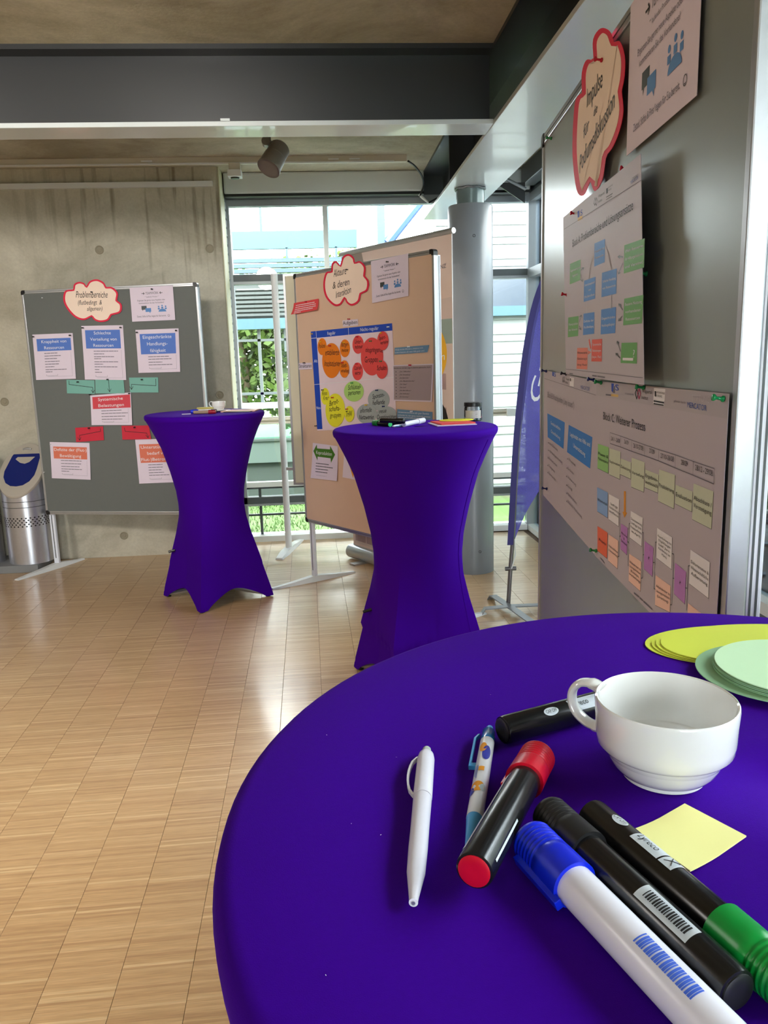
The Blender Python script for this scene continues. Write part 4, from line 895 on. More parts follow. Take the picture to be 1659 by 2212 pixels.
for x, y, cl, t_ in ((630, 425, 'black', 'in the cloud card of the beige pinboard'), (990, 355, 'black', 'at the top of the teamwork sheet on the beige pinboard'), (475, 1107, 'red', 'in the large orange oval card'), (600, 1078, 'yellow', 'in the mayors card'), (387, 1072, 'yellow', 'in the orange police card'),
                     (588, 1258, 'red', 'in the city administration card'), (718, 1025, 'red', 'in the companies card'), (838, 1065, 'green', 'in the large coral card'), (937, 992, 'yellow', 'in the sports clubs card'), (712, 1268, 'red', 'in the farmers card'), (930, 1245, 'green', 'in the schools card'),
                     (672, 1440, 'green', 'in the light green card'), (408, 1502, 'black', 'in the small yellow card above the large one'), (497, 1570, 'red', 'in the large yellow card'), (627, 1673, 'red', 'in the small yellow card right of the large one'), (895, 1505, 'blue', 'in the spontaneous helpers card'), (798, 1637, 'yellow', 'in the informal networks card'),
                     (955, 1650, 'blue', 'in the new organisations card'), (312, 1000, 'yellow', 'in the left end of the blue header row'), (997, 938, 'white', 'in the right end of the blue header row'), (243, 1260, 'black', 'on the Strukturen card'), (1180, 1115, 'white', 'on the upper slate blue strip'), (1205, 1694, 'white', 'on the lower slate blue strip'),
                     (1193, 1280, 'red', 'at the top of the quoted list sheet'), (645, 868, 'red', 'on the Aufgaben card'), (262, 712, 'red', 'on the red text strip'), (348, 1824, 'black', 'left of the lower end of the blue header column')):
    a, b = C2(x, y); pin(B2, a, b, cl, 'small %s push pin %s' % (cl, t_), off=.009 if y > 1000 and y < 1700 else .005, sc=.85)

# ---------------------------------------------------------------- board 3 contents
D = lambda x, y: (880+x/3.19, y/3.19)
def rectsheet(pl, BLp, BRp, height, off):
    a = pl.hit(*BLp, off); b = pl.hit(*BRp, off); return [a+Vector((0, 0, height)), b+Vector((0, 0, height)), b, a]
teamwork(B3, rectsheet(B3, (1354, 337), (1506, 206), .215, .006), 'large white teamwork sheet at the top of the poster board, cut by the picture edge', off=.006, curl=0)
cloud(B3, [[D(1285, 400), D(1283, 270), D(1335, 195), D(1395, 215), D(1425, 290)], [D(1425, 290), D(1468, 288), D(1500, 390), D(1498, 520), D(1478, 630)], [D(1478, 630), D(1490, 760), D(1470, 880), D(1420, 1010), D(1368, 1075)],
           [D(1368, 1095), D(1345, 1240), D(1295, 1318), D(1264, 1250)], [D(1262, 1250), D(1215, 1345), D(1168, 1305), D(1140, 1060), D(1148, 800), D(1165, 680), D(1205, 640)], [D(1205, 640), D(1205, 500), D(1235, 415), D(1280, 415)]],
      D(1320, 700), .012, 'large red-edged cloud card on the poster board about impulses for the panel discussion', 8.0,
      [('Impulse', 1267.5, 233.5, 1301, 186, 40), ('für', 1260, 300, 1272, 279, 27), ('die', 1282, 253, 1290, 241, 20), ('Podiumsdiskussion', 1252, 374, 1327, 233, 38)])
# poster A
PA = Plane(*(B3.hit(1217, 470, .004)-Vector((0, 0, B3.hit(1217, 470, .004).z)))[:2], B3.a-.035)
s = Sheet(PA, [(1217, 470), (1385, 332), (1392, 832), (1223, 808)], 'upper white poster headed Block A with green, blue and red boxes', m=M_paper2, off=.0, name='poster', cat='poster', curl=0)
E4 = lambda x, y: (1150+x/5.143, 400+y/5.143)
s.linepx([E4(352, 490), E4(1240, -75)], .0008, M_inkg); s.linepx([E4(372, 2043), E4(1225, 2140)], .0008, M_inkg)
s.textpx('Block A: Problembereiche und Lösungsansätze', *E4(445, 688), *E4(1118, 270), 16)
s.textpx('MERCATOR', *E4(930+160, -10), *E4(1175, -70), 7, mat('mercator_blue', rgb(60, 90, 170), .6)); s.textpx('STIFTUNG', *E4(1105, -48), *E4(1170, -95), 6, M_inkg)
s.boxpx([E4(500, 295), E4(520, 280), E4(522, 350), E4(505, 362)], M_dblue, 'logo_mark'); s.boxpx([E4(505, 365), E4(555, 335), E4(555, 375), E4(505, 400)], mat('logo_gold', rgb(222, 186, 110), .6), 'logo_mark')
s.textpx('S', *E4(535, 345), *E4(555, 325), 12, M_dblue)
s.textpx('Wuppertal', *E4(735, 140), *E4(800, 95), 6); s.textpx('Institut', *E4(732, 200), *E4(775, 172), 6)
for x in (695, 712): s.linepx([E4(x-12, 200), E4(x, 140), E4(x+10, 175), E4(x, 225), E4(x-12, 200)], .0016, M_ink)
s.boxpx([E4(820, 40), E4(838, 28), E4(838, 85), E4(822, 98)], M_ink, 'logo_mark'); s.textpx('HOCHSCHULE', *E4(842, 38), *E4(892, 2), 3.5); s.textpx('KOBLENZ', *E4(842, 68), *E4(878, 45), 3.5)
s.linepx([E4(820, 135), E4(890, 92)], .0012); s.linepx([E4(820, 160), E4(885, 122)], .0009)
def pbox(q, m, lines, tm=None, h=5.0, nm='printed_box'):
    q = [E4(*p) for p in q]; s.boxpx(q, m, nm); TL, TR, BR, BL = [Vector(p) for p in q]; n_ = len(lines)
    for i, t in enumerate(lines):
        v = .5+(i-(n_-1)/2)*.28+.06; wq = min(.88, .075*len(t)) if n_ else 0
        a = TL.lerp(BL, v).lerp(TR.lerp(BR, v), .5-wq/2); b = TL.lerp(BL, v).lerp(TR.lerp(BR, v), .5+wq/2); s.textpx(t, a.x, a.y, b.x, b.y, h, tm or M_inkw)
pbox([(690, 648), (807, 597), (803, 855), (686, 905)], M_pblue, ['Knappheit von', 'Ressourcen'])
pbox([(418, 875), (536, 825), (532, 1055), (415, 1102)], M_pgreen, ['Gegensteuerung und', 'Agieren'])
pbox([(1022, 668), (1248, 590), (1240, 915), (1015, 982)], M_pgreen, ['(Mehr Ressourcen', 'für Hilfsorganisationen', 'und Vereine)'], h=6.5)
pbox([(575, 1062), (702, 1017), (697, 1260), (570, 1297)], M_pblue, ['Unterstützungsbedarf', 'von', '(Flut-)Betroffenen'])
pbox([(773, 975), (938, 925), (932, 1205), (767, 1245)], M_pblue, ['Schlechte Verteilung', 'von Ressourcen'], h=5.5)
pbox([(1020, 1262), (1235, 1218), (1217, 1535), (1008, 1557)], M_pgreen, ['Bessere Nutzung', 'vorhandener', 'Ressourcen'], h=6.5)
pbox([(398, 1470), (514, 1453), (508, 1675), (394, 1690)], M_pgreen, ['Wissensproduktion', 'der Akteure'])
pbox([(568, 1428), (690, 1410), (686, 1650), (562, 1666)], M_pblue, ['Defizite der', '(Flut-)Bewältigung'])
pbox([(765, 1382), (930, 1353), (920, 1643), (758, 1658)], M_pblue, ['Eingeschränkte', 'Handlungsfähigkeit'], h=5.5)
pbox([(662, 1715), (775, 1707), (770, 1960), (655, 1958)], mat('print_tomato', rgb(225, 80, 60), .6), ['Systemische', 'Belastungen', '(bspw. Flut)'])
pbox([(498, 1808), (616, 1806), (610, 2047), (490, 2040)], mat('print_salmon', rgb(232, 130, 110), .6), ['Klimawandel &', 'Globalisierung &', 'demogr. Wandel'], M_ink, 4.5)
s.boxpx([E4(617, 1835), E4(655, 1855), E4(617, 1885)], mat('print_salmon', rgb(232, 130, 110), .6), 'pointer'); s.boxpx([E4(625, 1720), E4(634, 1703), E4(655, 1810), E4(645, 1825), E4(632, 1770)], mat('print_tomato', rgb(225, 80, 60), .6), 'pointer')
pbox([(990, 1752), (1163, 1748), (1160, 1983), (980, 1975)], M_pgreen, [])
s.linepx([E4(1005, 1932), E4(1118, 1935)], .004, M_inkw); s.textpx('?', *E4(1120, 1915), *E4(1137, 1913), 17, M_inkw)
for a, b, h_ in (((540, 943), (573, 918), 1), ((540, 990), (557, 1070), 1), ((1005, 798), (950, 795), 1), ((1002, 870), (955, 985), 1), ((1003, 1385), (958, 1320), 1), ((998, 1455), (955, 1505), 1), ((522, 1522), (545, 1445), 1), ((520, 1565), (543, 1605), 1), ((978, 1845), (940, 1735), 1), ((972, 1918), (925, 1870), 1)):
    va, vb = Vector(a), Vector(b); d = (vb-va).normalized(); q = Vector((-d.y, d.x)); s.linepx([E4(*va), E4(*vb)], .0022, M_framed)
    s.linepx([E4(*(vb-d*22+q*14)), E4(*vb), E4(*(vb-d*22-q*14))], .0020, M_framed)
gl = mat('print_pale_grey', rgb(196, 190, 200), .6)
s.linepx([E4(*p) for p in ((675, 780), (645, 880), (625, 1030))], .004, gl); s.linepx([E4(*p) for p in ((815, 700), (850, 800), (870, 930))], .005, gl); s.linepx([E4(604, 1300), E4(603, 1415)], .004, gl); s.linepx([E4(875, 1225), E4(872, 1360)], .005, gl)
s.linepx([E4(412, 2093), E4(450, 2097)], .002, M_inkg); s.linepx([E4(665, 2115), E4(715, 2122)], .0025, M_inkg); s.linepx([E4(722, 2123), E4(805, 2135)], .0025, M_inkg)
s.done()
# posters B and C
E5 = lambda x, y: (1150+x/3.53, 780+y/3.53)
pb = [B3.hit(*E5(92, 68), .0025), B3.hit(*E5(500, 152), .0025), B3.hit(*E5(482, 1482), .0025), B3.hit(*E5(84, 1020), .0025)]
s = Sheet(B3, pb, 'lower left poster headed Block B with two blue text boxes', m=M_paper2, off=.0025, name='poster', cat='poster')
s.linepx([E5(92, 132), E5(490, 262)], .0008, M_inkg)
s.textpx('Block B: Knackpunkte („key issues“)', *E5(116, 275), *E5(318, 360), 12, M_inkg)
s.textpx('STIFTUNG', *E5(380, 178), *E5(445, 198), 8, gl); s.textpx('MERCATOR', *E5(368, 212), *E5(436, 228), 8, mat('mercator_blue', rgb(60, 90, 170), .6))
s.boxpx([E5(152, 80), E5(163, 84), E5(163, 116), E5(152, 112)], M_dblue, 'logo_mark'); s.textpx('S', *E5(165, 118), *E5(177, 120), 10, M_dblue); s.textpx('Wuppertal', *E5(255, 142), *E5(283, 150), 5); s.textpx('Institut', *E5(252, 168), *E5(272, 174), 5)
s.boxpx([E5(286, 122), E5(318, 128), E5(316, 195), E5(284, 188)], M_pwhite, 'logo_panel'); s.boxpx([E5(288, 130), E5(294, 132), E5(294, 155), E5(288, 152)], M_ink, 'logo_mark', .0012)
for x in (233, 243): s.linepx([E5(x-4, 150), E5(x, 120), E5(x+4, 140), E5(x, 162), E5(x-4, 150)], .0016, M_ink)
s.boxpx([E5(114, 398), E5(247, 468), E5(237, 670), E5(117, 580)], M_pblue, 'heading_panel'); s.boxpx([E5(277, 486), E5(457, 580), E5(440, 820), E5(264, 694)], M_pblue, 'heading_panel')
s.textpx('Gesellschaftliche', *E5(140, 480), *E5(214, 530), 7, M_inkw); s.textpx('Grundhaltung', *E5(142, 545), *E5(212, 600), 7, M_inkw); s.textpx('Legitimität von Hilfe und', *E5(287, 570), *E5(440, 655), 9, M_inkw); s.textpx('Unterstützung', *E5(312, 655), *E5(403, 728), 9, M_inkw)
for t, a, b in (('sozialer Zusammenhalt', (128, 632), (193, 690)), ('angemessene Eigenverantwortung', (128, 690), (228, 785)), ('Ehrenamtswesen', (126, 748), (188, 808)), ('Transparenz', (124, 805), (172, 855)), ('Spontanität', (124, 860), (176, 918)),
                ('Wirksamkeit', (274, 755), (328, 805)), ('Bürokratie', (270, 825), (314, 868)), ('Verantwortung', (266, 888), (332, 955)), ('Autorität', (266, 955), (302, 995)), ('Machtstrukturen', (266, 1018), (338, 1095)), ('Öffentliche Anerkennung', (268, 1078), (376, 1200))):
    s.textpx(t, *E5(*a), *E5(*b), 6, M_inkg); s.linepx([E5(a[0]-8, a[1]-10), E5(a[0]-5, a[1]-8)], .003, M_inkg)
s.done()
tl = B3.hit(*E5(488, 152), .0055); tr_ = B3.hit(*E5(1503, 250), .0055); bl = B3.hit(*E5(478, 1482), .0055); br = Vector((tr_.x, tr_.y, bl.z-.006))
s = Sheet(B3, [tl, tr_, br, bl], 'large lower poster headed Block C with a project timeline', m=M_paper2, off=.0055, name='poster', cat='poster')
s.boxpx([E5(488, 152), E5(1503, 250), E5(1480, 440), E5(488, 262)], mat('poster_header_grey', rgb(182, 174, 184), .55), 'header_band', .0008)
s.textpx('Block C: Weiterer Prozess', *E5(540, 445), *E5(858, 535), 17)
s.textpx('STIFTUNG', *E5(1218, 300), *E5(1350, 318), 13, gl); s.textpx('MERCATOR', *E5(1180, 352), *E5(1328, 382), 12, mat('mercator_blue', rgb(50, 90, 180), .6)); s.textpx('gefördert durch:', *E5(1078, 312), *E5(1168, 325), 5, M_inkg)
s.boxpx([E5(602, 170), E5(622, 172), E5(614, 240), E5(603, 228)], M_dblue, 'logo_mark'); s.boxpx([E5(622, 190), E5(630, 190), E5(630, 245), E5(612, 242)], M_inkg, 'logo_mark'); s.textpx('S', *E5(632, 222), *E5(657, 226), 13, M_dblue); s.boxpx([E5(600, 250), E5(655, 255), E5(655, 275), E5(600, 268)], mat('logo_gold', rgb(222, 186, 110), .6), 'logo_mark')
s.linepx([E5(560, 256), E5(598, 260)], .0025, M_inkg); s.textpx('in Kooperation mit', *E5(706, 252), *E5(772, 262), 4, M_inkg)
for x, m_ in ((795, M_ink), (813, mat('logo_magenta', rgb(190, 40, 90), .6))): s.linepx([E5(x-12, 245), E5(x, 212), E5(x+12, 248), E5(x, 288), E5(x-12, 245)], .0024, m_)
s.textpx('Wuppertal', *E5(836, 240), *E5(910, 250), 8); s.textpx('Institut', *E5(832, 288), *E5(882, 297), 8)
s.boxpx([E5(928, 205), E5(1014, 212), E5(1005, 345), E5(920, 325)], M_pwhite, 'logo_panel'); s.boxpx([E5(932, 228), E5(944, 230), E5(944, 272), E5(932, 268)], M_ink, 'logo_mark', .0012)
s.textpx('HOCHSCHULE', *E5(948, 245), *E5(1008, 255), 4.5); s.textpx('KOBLENZ', *E5(948, 270), *E5(988, 278), 4.5); s.linepx([E5(925, 304), E5(1003, 318)], .0022); s.linepx([E5(925, 324), E5(1000, 337)], .0018)
# timeline header
tb = [(592, 545), (673, 572), (758, 603), (856, 638), (964, 676), (1092, 716), (1226, 765), (1386, 820)]; tb2 = [(592, 628), (672, 655), (756, 688), (854, 722), (960, 760), (1088, 815), (1224, 870), (1382, 937)]
s.linepx([E5(*p) for p in tb], .0009, M_inkg); s.linepx([E5(*p) for p in tb2], .0012, M_inkg)
for a, b in zip(tb, tb2): s.linepx([E5(*a), E5(*b)], .0008, M_inkg)
for t, a, b, h_ in (('24/11 - 26/08', (600, 605), (667, 626), 9), ('26/09', (700, 628), (732, 640), 9), ('26/10-27/08', (770, 660), (845, 684), 10), ('27/09', (890, 698), (930, 712), 10), ('27/10-28/08', (978, 738), (1076, 768), 10.5), ('28/09', (1132, 788), (1182, 804), 11), ('28/12 - 29/08', (1242, 830), (1374, 878), 12)):
    s.textpx(t, *E5(*a), *E5(*b), h_)
def cbox(q, m, lines, h=6, tm=None, shadow=True):
    q = [E5(*p) for p in q]
    if shadow: s.boxpx([(x+.6, y+1.3) for x, y in q], M_framed, 'box_shadow_print', .0008)
    b_ = s.boxpx(q, m, 'printed_box', .0011); TL, TR, BR, BL = [Vector(p) for p in q]; n_ = len(lines); H_ = ((BL-TL).length+(BR-TR).length)/2
    for i, t in enumerate(lines):
        v = .5+(i-(n_-1)/2)*(h*1.75/H_)+h*.4/H_; W_ = (TR-TL).length; wq = min(.92, .50*h*len(t)/W_)
        a = TL.lerp(BL, v).lerp(TR.lerp(BR, v), .5-wq/2); b = TL.lerp(BL, v).lerp(TR.lerp(BR, v), .5+wq/2); s.letters(tm or M_ink).put(t, s.px(a.x, a.y, .0018), s.px(b.x, b.y, .0018), s.px(a.x, a.y-h, .0018))
cbox([(500, 630), (582, 658), (578, 855), (496, 815)], M_plgreen, ['Phasen &', 'Meilensteine'], 6.5)
cbox([(588, 665), (672, 690), (666, 900), (585, 863)], M_psage, ['Exploration'], 5.5)
cbox([(674, 742), (752, 772), (749, 898), (668, 862)], M_psage, ['Zielsetzung'], 6.5)
cbox([(757, 735), (856, 772), (849, 998), (752, 958)], M_psage, ['Vertiefung'], 6.5)
cbox([(860, 826), (962, 866), (956, 1005), (855, 962)], M_psage, ['Ergebnis-', 'austausch'], 7.5)
cbox([(967, 825), (1088, 868), (1078, 1125), (957, 1065)], M_psage, ['Finalisierung'], 8)
cbox([(1092, 942), (1222, 995), (1214, 1148), (1086, 1085)], M_psage, ['Evaluation'], 9)
cbox([(1229, 932), (1381, 995), (1364, 1280), (1217, 1205)], M_psage, ['Abschluss /', 'Verstetigung'], 9.5)
cbox([(493, 962), (575, 1002), (573, 1195), (494, 1145)], M_plblue, ['Wissenschaft'], 6)
cbox([(585, 1015), (662, 1055), (657, 1260), (581, 1205)], M_pwhite, ['Umfrage', 'Vorbereitung', 'Identifikation'], 5)
cbox([(496, 1258), (573, 1308), (569, 1505), (496, 1445)], M_porange, ['Praxis'], 6)
cbox([(580, 1320), (655, 1370), (648, 1583), (577, 1520)], M_ppeach, ['Problemdefinition', '& Ideensammlung'], 5)
cbox([(675, 1238), (726, 1272), (720, 1478), (672, 1432)], M_plilac, ['Workshop', '&', 'Diskussion'], 5)
cbox([(750, 1142), (842, 1195), (832, 1413), (742, 1345)], M_pwhite, ['Datenauswertung', 'Umfrage (inkl.', 'Pressekonferenz', 'im April)'], 5)
cbox([(738, 1468), (830, 1530), (823, 1755), (734, 1675)], M_ppeach, ['Arbeitskreise zu', 'Lösungsansätzen', '(Konzept-', 'erarbeitung)'], 5)
cbox([(856, 1372), (922, 1422), (914, 1643), (850, 1582)], M_plilac, ['?'], 6)
cbox([(952, 1272), (1066, 1345), (1060, 1588), (946, 1500)], M_pwhite, ['Ausarbeitung von', 'Empfehlungen', '(inkl. Jura-', 'Konferenz im', 'März)'], 5)
cbox([(940, 1632), (1054, 1715), (1048, 1915), (935, 1860)], M_ppeach, ['Arbeitskreise zu', 'Lösungsansätzen', '(Umsetzung)'], 5.5)
cbox([(1088, 1538), (1172, 1608), (1162, 1853), (1079, 1772)], M_plilac, ['?'], 7)
cbox([(1206, 1438), (1353, 1535), (1342, 1808), (1195, 1695)], M_pwhite, ['Dokumentation &', 'Wissenschaftliche', 'Aufbereitung'], 7)
cbox([(1186, 1845), (1325, 1950), (1320, 2100), (1182, 2000)], M_ppeach, [])
amb = mat('print_amber', rgb(240, 170, 30), .6)
s.boxpx([E5(698, 992), E5(712, 992), E5(712, 1152), E5(722, 1158), E5(702, 1195), E5(686, 1148), E5(697, 1150)], amb, 'arrow_print')
for path in ([(662, 1165), (670, 1165), (660, 1490), (655, 1490)], [(664, 1335), (672, 1335)], [(732, 1560), (728, 1555), (738, 1240), (744, 1235)], [(726, 1380), (734, 1380)], [(838, 1305), (846, 1310), (838, 1655), (828, 1655)], [(842, 1475), (850, 1478)], [(936, 1740), (926, 1735), (938, 1382), (946, 1380)], [(918, 1535), (930, 1537)],
             [(1066, 1468), (1077, 1472), (1062, 1858), (1052, 1858)], [(1070, 1655), (1080, 1658)], [(1200, 1560), (1188, 1562), (1175, 1900)], [(1166, 1730), (1180, 1732)]): s.linepx([E5(*p) for p in path], .0013, M_framed)
s.linepx([E5(518, 1500), E5(550, 1540)], .002, M_inkg)
for a, b in (((775, 1768), (812, 1800)), ((818, 1806), (840, 1826)), ((848, 1834), (912, 1893))): s.linepx([E5(*a), E5(*b)], .0025, M_inkg)
s.done()
for px, py, cl, t_, of in ((1192, 299, 'green', 'at the top left corner of the poster board', .001), (1301, 130, 'red', 'in the large cloud card', .014), (1358, 366, 'red', 'at the top right of the Block A poster', .008), (1246, 462, 'red', 'at the top left of the Block A poster', .004),
                       (1226, 637, 'red', 'at the left edge of the Block A poster', .004), (1398, 592, 'green', 'at the right edge of the Block A poster', .012), (1181, 802, 'blue', 'at the top left of the Block B poster', .004), (1224, 808, 'dark blue', 'in the header of the Block B poster', .004),
                       (1284, 821, 'blue', 'where the Block B and Block C posters meet', .007), (1300, 827, 'green', 'at the top left of the Block C poster', .007), (1392, 838, 'green', 'at the top middle of the Block C poster', .007), (1564, 862, 'green', 'at the top right of the Block C poster', .007),
                       (1182, 1056, 'blue', 'at the lower left of the Block B poster', .004), (1289, 1190, 'green', 'at the lower left of the Block C poster', .007)):
    pin(B3, px, py, cl, '%s push pin %s' % (cl, t_), off=of, sc=.82, tilt=(.18, 0))

# ---------------------------------------------------------------- board on round poles behind board 2
B4 = Plane(-.262, 5.70, -.32)
o = empty('mobile_partition', (-.3, 5.75, 0), 'cream partition panel clamped to a round white pole before the window', 'partition')
def bx4(u0, u1, za, zb, f0, f1): return MB().prism([B4.at(u0, za, f0), B4.at(u1, za, f0), B4.at(u1, za, f1), B4.at(u0, za, f1)], (0, 0, zb-za))
bx4(.03, .62, .53, 1.975, -.02, .0).build('panel', M_board_c, o)
bx4(.02, .035, .53, 1.975, -.025, .005).build('edge_rail', M_alu, o); bx4(.02, .62, .515, .53, -.025, .005).build('edge_rail', M_alu, o); bx4(.02, .62, 1.975, 1.99, -.025, .005).build('edge_rail', M_alu, o)
pp = Vector((-.308, 5.765, 0))
MB().tube([pp+Vector((0, 0, .02)), pp+Vector((0, 0, 2.0))], .024, 20).build('round_pole', M_white, o, True)
for z in (.62, 1.80): bx4(-.035, .03, z, z+.02, -.02, -.005).build('clamp', M_alu, o); 
fa, fb = fl(603, 1209), fl(651, 1166); d = (fb-fa); sdv = Vector((d.y, -d.x, 0)).normalized()
rings = []
for t, w_, h_ in ((0, .028, .012), (.2, .036, .028), (.5, .034, .035), (.8, .030, .022), (1, .022, .008)):
    b = fa+d*t; rings.append([b-sdv*w_, b+sdv*w_, b+sdv*w_*.8+Vector((0, 0, h_)), b-sdv*w_*.8+Vector((0, 0, h_))])
MB().loft(rings).build('foot', M_white, o)
p2 = B4.at(.68, 0, -.01)
MB().tube([p2+Vector((0, 0, .02)), p2+Vector((0, 0, 2.0))], .024, 20).build('round_pole', M_white, o, True)
MB().loft([[r_v+(p2-pp) for r_v in rg_] for rg_ in rings]).build('foot', M_white, o)

# ---------------------------------------------------------------- roll-up banner
BA = Plane(.168, 5.46, -1.007)
o = empty('rollup_banner', BA.at(.54, 0), 'pull-up banner with yellow disc and brick picture between pinboard and column', 'banner')
W5 = 1.085
M_bpink = mat('banner_beige', rgb(228, 206, 196), .5, 0, .02, 6)
MB().prism([BA.at(0, .10, 0), BA.at(W5, .10, 0), BA.at(W5, .10, -.001), BA.at(0, .10, -.001)], (0, 0, 1.98)).build('banner_sheet', M_bpink, o)
MB().tube([BA.at(-.02, 2.085), BA.at(W5+.02, 2.085)], .016, 14).build('top_bar', M_alu, o, True)
MB().tube([BA.at(-.03, .055), BA.at(W5+.03, .055)], .05, 18).build('cassette', M_alu, o, True)
for u in (.12, W5-.12): MB().prism([BA.at(u, 0, -.12), BA.at(u+.06, 0, -.12), BA.at(u+.06, 0, .12), BA.at(u, 0, .12)], (0, 0, .012)).build('support_foot', M_alu, o)
MB().tube([BA.at(.5, .05, -.03), BA.at(.5, 2.08, -.012)], .01, 10).build('support_pole', M_alu, o, True)
MB().tube([BA.at(W5+.003, .1, 0), BA.at(W5+.003, 2.08, 0)], .003, 6).build('sheet_edge', M_white, o)
def bap(px, py, d): return BA.hit(px, py, d)
bk = mat('banner_brick', rgb(176, 150, 150), .55, 0, .25, 9); ms_ = mat('banner_mortar', rgb(214, 196, 190), .55)
zt = [BA.hit(947, 648, .001), BA.hit(976, 641, .001)]
MB().add([BA.at(.02, .12, .001), BA.at(W5, .12, .001), BA.at(W5, zt[1].z, .001), BA.at(.55, zt[0].z-.02, .001), BA.at(.02, 1.60, .001)], [(0, 1, 2, 3, 4)]).build('photo_print', ms_, o)
mb = MB(); rg = random.Random(9)
for j in range(15):
    z = .14+j*.098
    for i in range(8):
        u = .03+i*.135+(.06 if j % 2 else 0)
        if u+.125 > W5: continue
        if z+.085 > zt[0].z-.03: continue
        mb.add([BA.at(u, z, .0016), BA.at(u+.125, z+rg.uniform(-.008, .008), .0016), BA.at(u+.125, z+.085, .0016), BA.at(u, z+.085+rg.uniform(-.006, .006), .0016)], [(0, 1, 2, 3)])
mb.build('brick_picture', bk, o)
zq0, zq1 = BA.hit(975, 742, 0).z, BA.hit(975, 688, 0).z
MB().add([BA.at(.82, zq0, .0017), BA.at(W5, zq0, .0017), BA.at(W5, zq1, .0017), BA.at(.86, zq1, .0017)], [(0, 1, 2, 3)]).build('picture_patch', mat('banner_teal_grey', rgb(150, 170, 165), .55), o)
MB().add([BA.hit(942, 862, .0019), BA.hit(953, 868, .0019), BA.hit(963, 885, .0019), BA.hit(968, 905, .0019), BA.hit(945, 912, .0019)], [(0, 1, 2, 3, 4)]).build('picture_patch', M_blackm, o)
MB().add([BA.hit(738, 556, .0019), BA.hit(780, 541, .0019), BA.hit(786, 570, .0019), BA.hit(738, 600, .0019)], [(0, 1, 2, 3)]).build('picture_patch', mat('banner_greige', rgb(150, 138, 130), .6), o)
ce = BA.hit(920, 765, 0); cu = (ce-BA.P).dot(BA.t); cz = ce.z; re = (BA.hit(966, 765, 0)-BA.P).dot(BA.t)-cu
MB().add([BA.at(cu+re*math.cos(a), cz+re*math.sin(a)*1.0, .0022) for a in [2*pi*i/48 for i in range(48)]], [tuple(range(48))]).build('yellow_disc', mat('banner_yellow', rgb(238, 186, 50), .55), o)
L_ = Letters(); L_.put('en', BA.hit(941, 783, .003), BA.hit(961, 777, .003), BA.hit(941, 766, .003)); L_.done('lettering', M_inkw, o)
L_ = Letters(); L_.put('KOBLENZ', BA.hit(924, 589, .003), BA.hit(963.5, 578, .003), BA.hit(924, 580, .003)); L_.done('lettering', M_inkg, o)

# ---------------------------------------------------------------- beach flag
FY = 4.168
fb_ = yp(1098, 1313, FY)
o = empty('beach_flag', (fb_.x, FY, 0), 'dark violet mesh feather flag on a crossed steel base beside the poster board', 'flag')
M_fpole = mat('grey_flag_pole', rgb(112, 108, 110), .35, .5); M_fbase = mat('grey_flag_base', rgb(132, 134, 136), .45, .4)
for a, b in (((1060, 1295), (1160, 1365)), ((1040, 1327), (1182, 1318))):
    A_, B_ = fl(*a), fl(*b); d = (B_-A_).normalized(); q = Vector((-d.y, d.x, 0))*.022
    rings = []
    for t, z in ((0, 0), (.05, .03), (.5, .034), (.95, .03), (1, 0)):
        p = A_.lerp(B_, t)+Vector((0, 0, z)); rings.append([p-q, p+q, p+q+Vector((0, 0, .006)), p-q+Vector((0, 0, .006))])
    MB().loft(rings).build('base_foot', M_fbase, o)
pl_ = [yp(*p, FY) for p in ((1098, 1305), (1103, 1225), (1108, 1160), (1112, 1080), (1119, 960), (1128, 850), (1139, 750), (1155, 665), (1176, 600), (1205, 545), (1240, 515))]
pl_[0].z = .03
MB().tube(catmull(pl_, 4), [.012]*41, 12).build('pole', M_fpole, o, True)
kn = yp(1103, 1228, FY); MB().tube([kn+Vector((-.03, 0, 0)), kn+Vector((.03, 0, 0))], .012, 10).build('clamp_knob', M_fpole, o, True)
MB().tube([yp(1112, 1165, FY-.015), yp(1113, 1200, FY-.015), yp(1105, 1228, FY-.015)], .003, 6).build('tension_cord', M_white, o, True)
def flagmat():
    m = bpy.data.materials.new('violet_mesh_fabric'); m.use_nodes = True; n = m.node_tree; bs = n.nodes['Principled BSDF']; bs.inputs['Base Color'].default_value = rgb(70, 62, 150); bs.inputs['Roughness'].default_value = .7
    t = n.nodes.new('ShaderNodeBsdfTranslucent'); t.inputs['Color'].default_value = rgb(110, 105, 200); mx = n.nodes.new('ShaderNodeMixShader'); mx.inputs[0].default_value = .45
    tr = n.nodes.new('ShaderNodeBsdfTransparent'); m2 = n.nodes.new('ShaderNodeMixShader'); g = n.nodes.new('ShaderNodeNewGeometry'); v = n.nodes.new('ShaderNodeTexVoronoi'); v.inputs['Scale'].default_value = 260
    r_ = n.nodes.new('ShaderNodeMapRange'); r_.inputs['From Min'].default_value = .0; r_.inputs['From Max'].default_value = .5; r_.inputs['To Min'].default_value = .55; r_.inputs['To Max'].default_value = .0
    n.links.new(g.outputs['Position'], v.inputs['Vector']); n.links.new(v.outputs['Distance'], r_.inputs['Value']); n.links.new(r_.outputs[0], m2.inputs[0])
    n.links.new(bs.outputs[0], mx.inputs[1]); n.links.new(t.outputs[0], mx.inputs[2]); n.links.new(mx.outputs[0], m2.inputs[1]); n.links.new(tr.outputs[0], m2.inputs[2]); n.links.new(m2.outputs[0], n.nodes['Material Output'].inputs[0]); return m
M_flag = flagmat(); M_sleeve = mat('dark_violet_sleeve', rgb(58, 52, 118), .7)
Lp = [(1100, 1175), (1105, 1080), (1112, 960), (1122, 850), (1133, 760), (1150, 670), (1172, 605), (1202, 550), (1238, 520)]
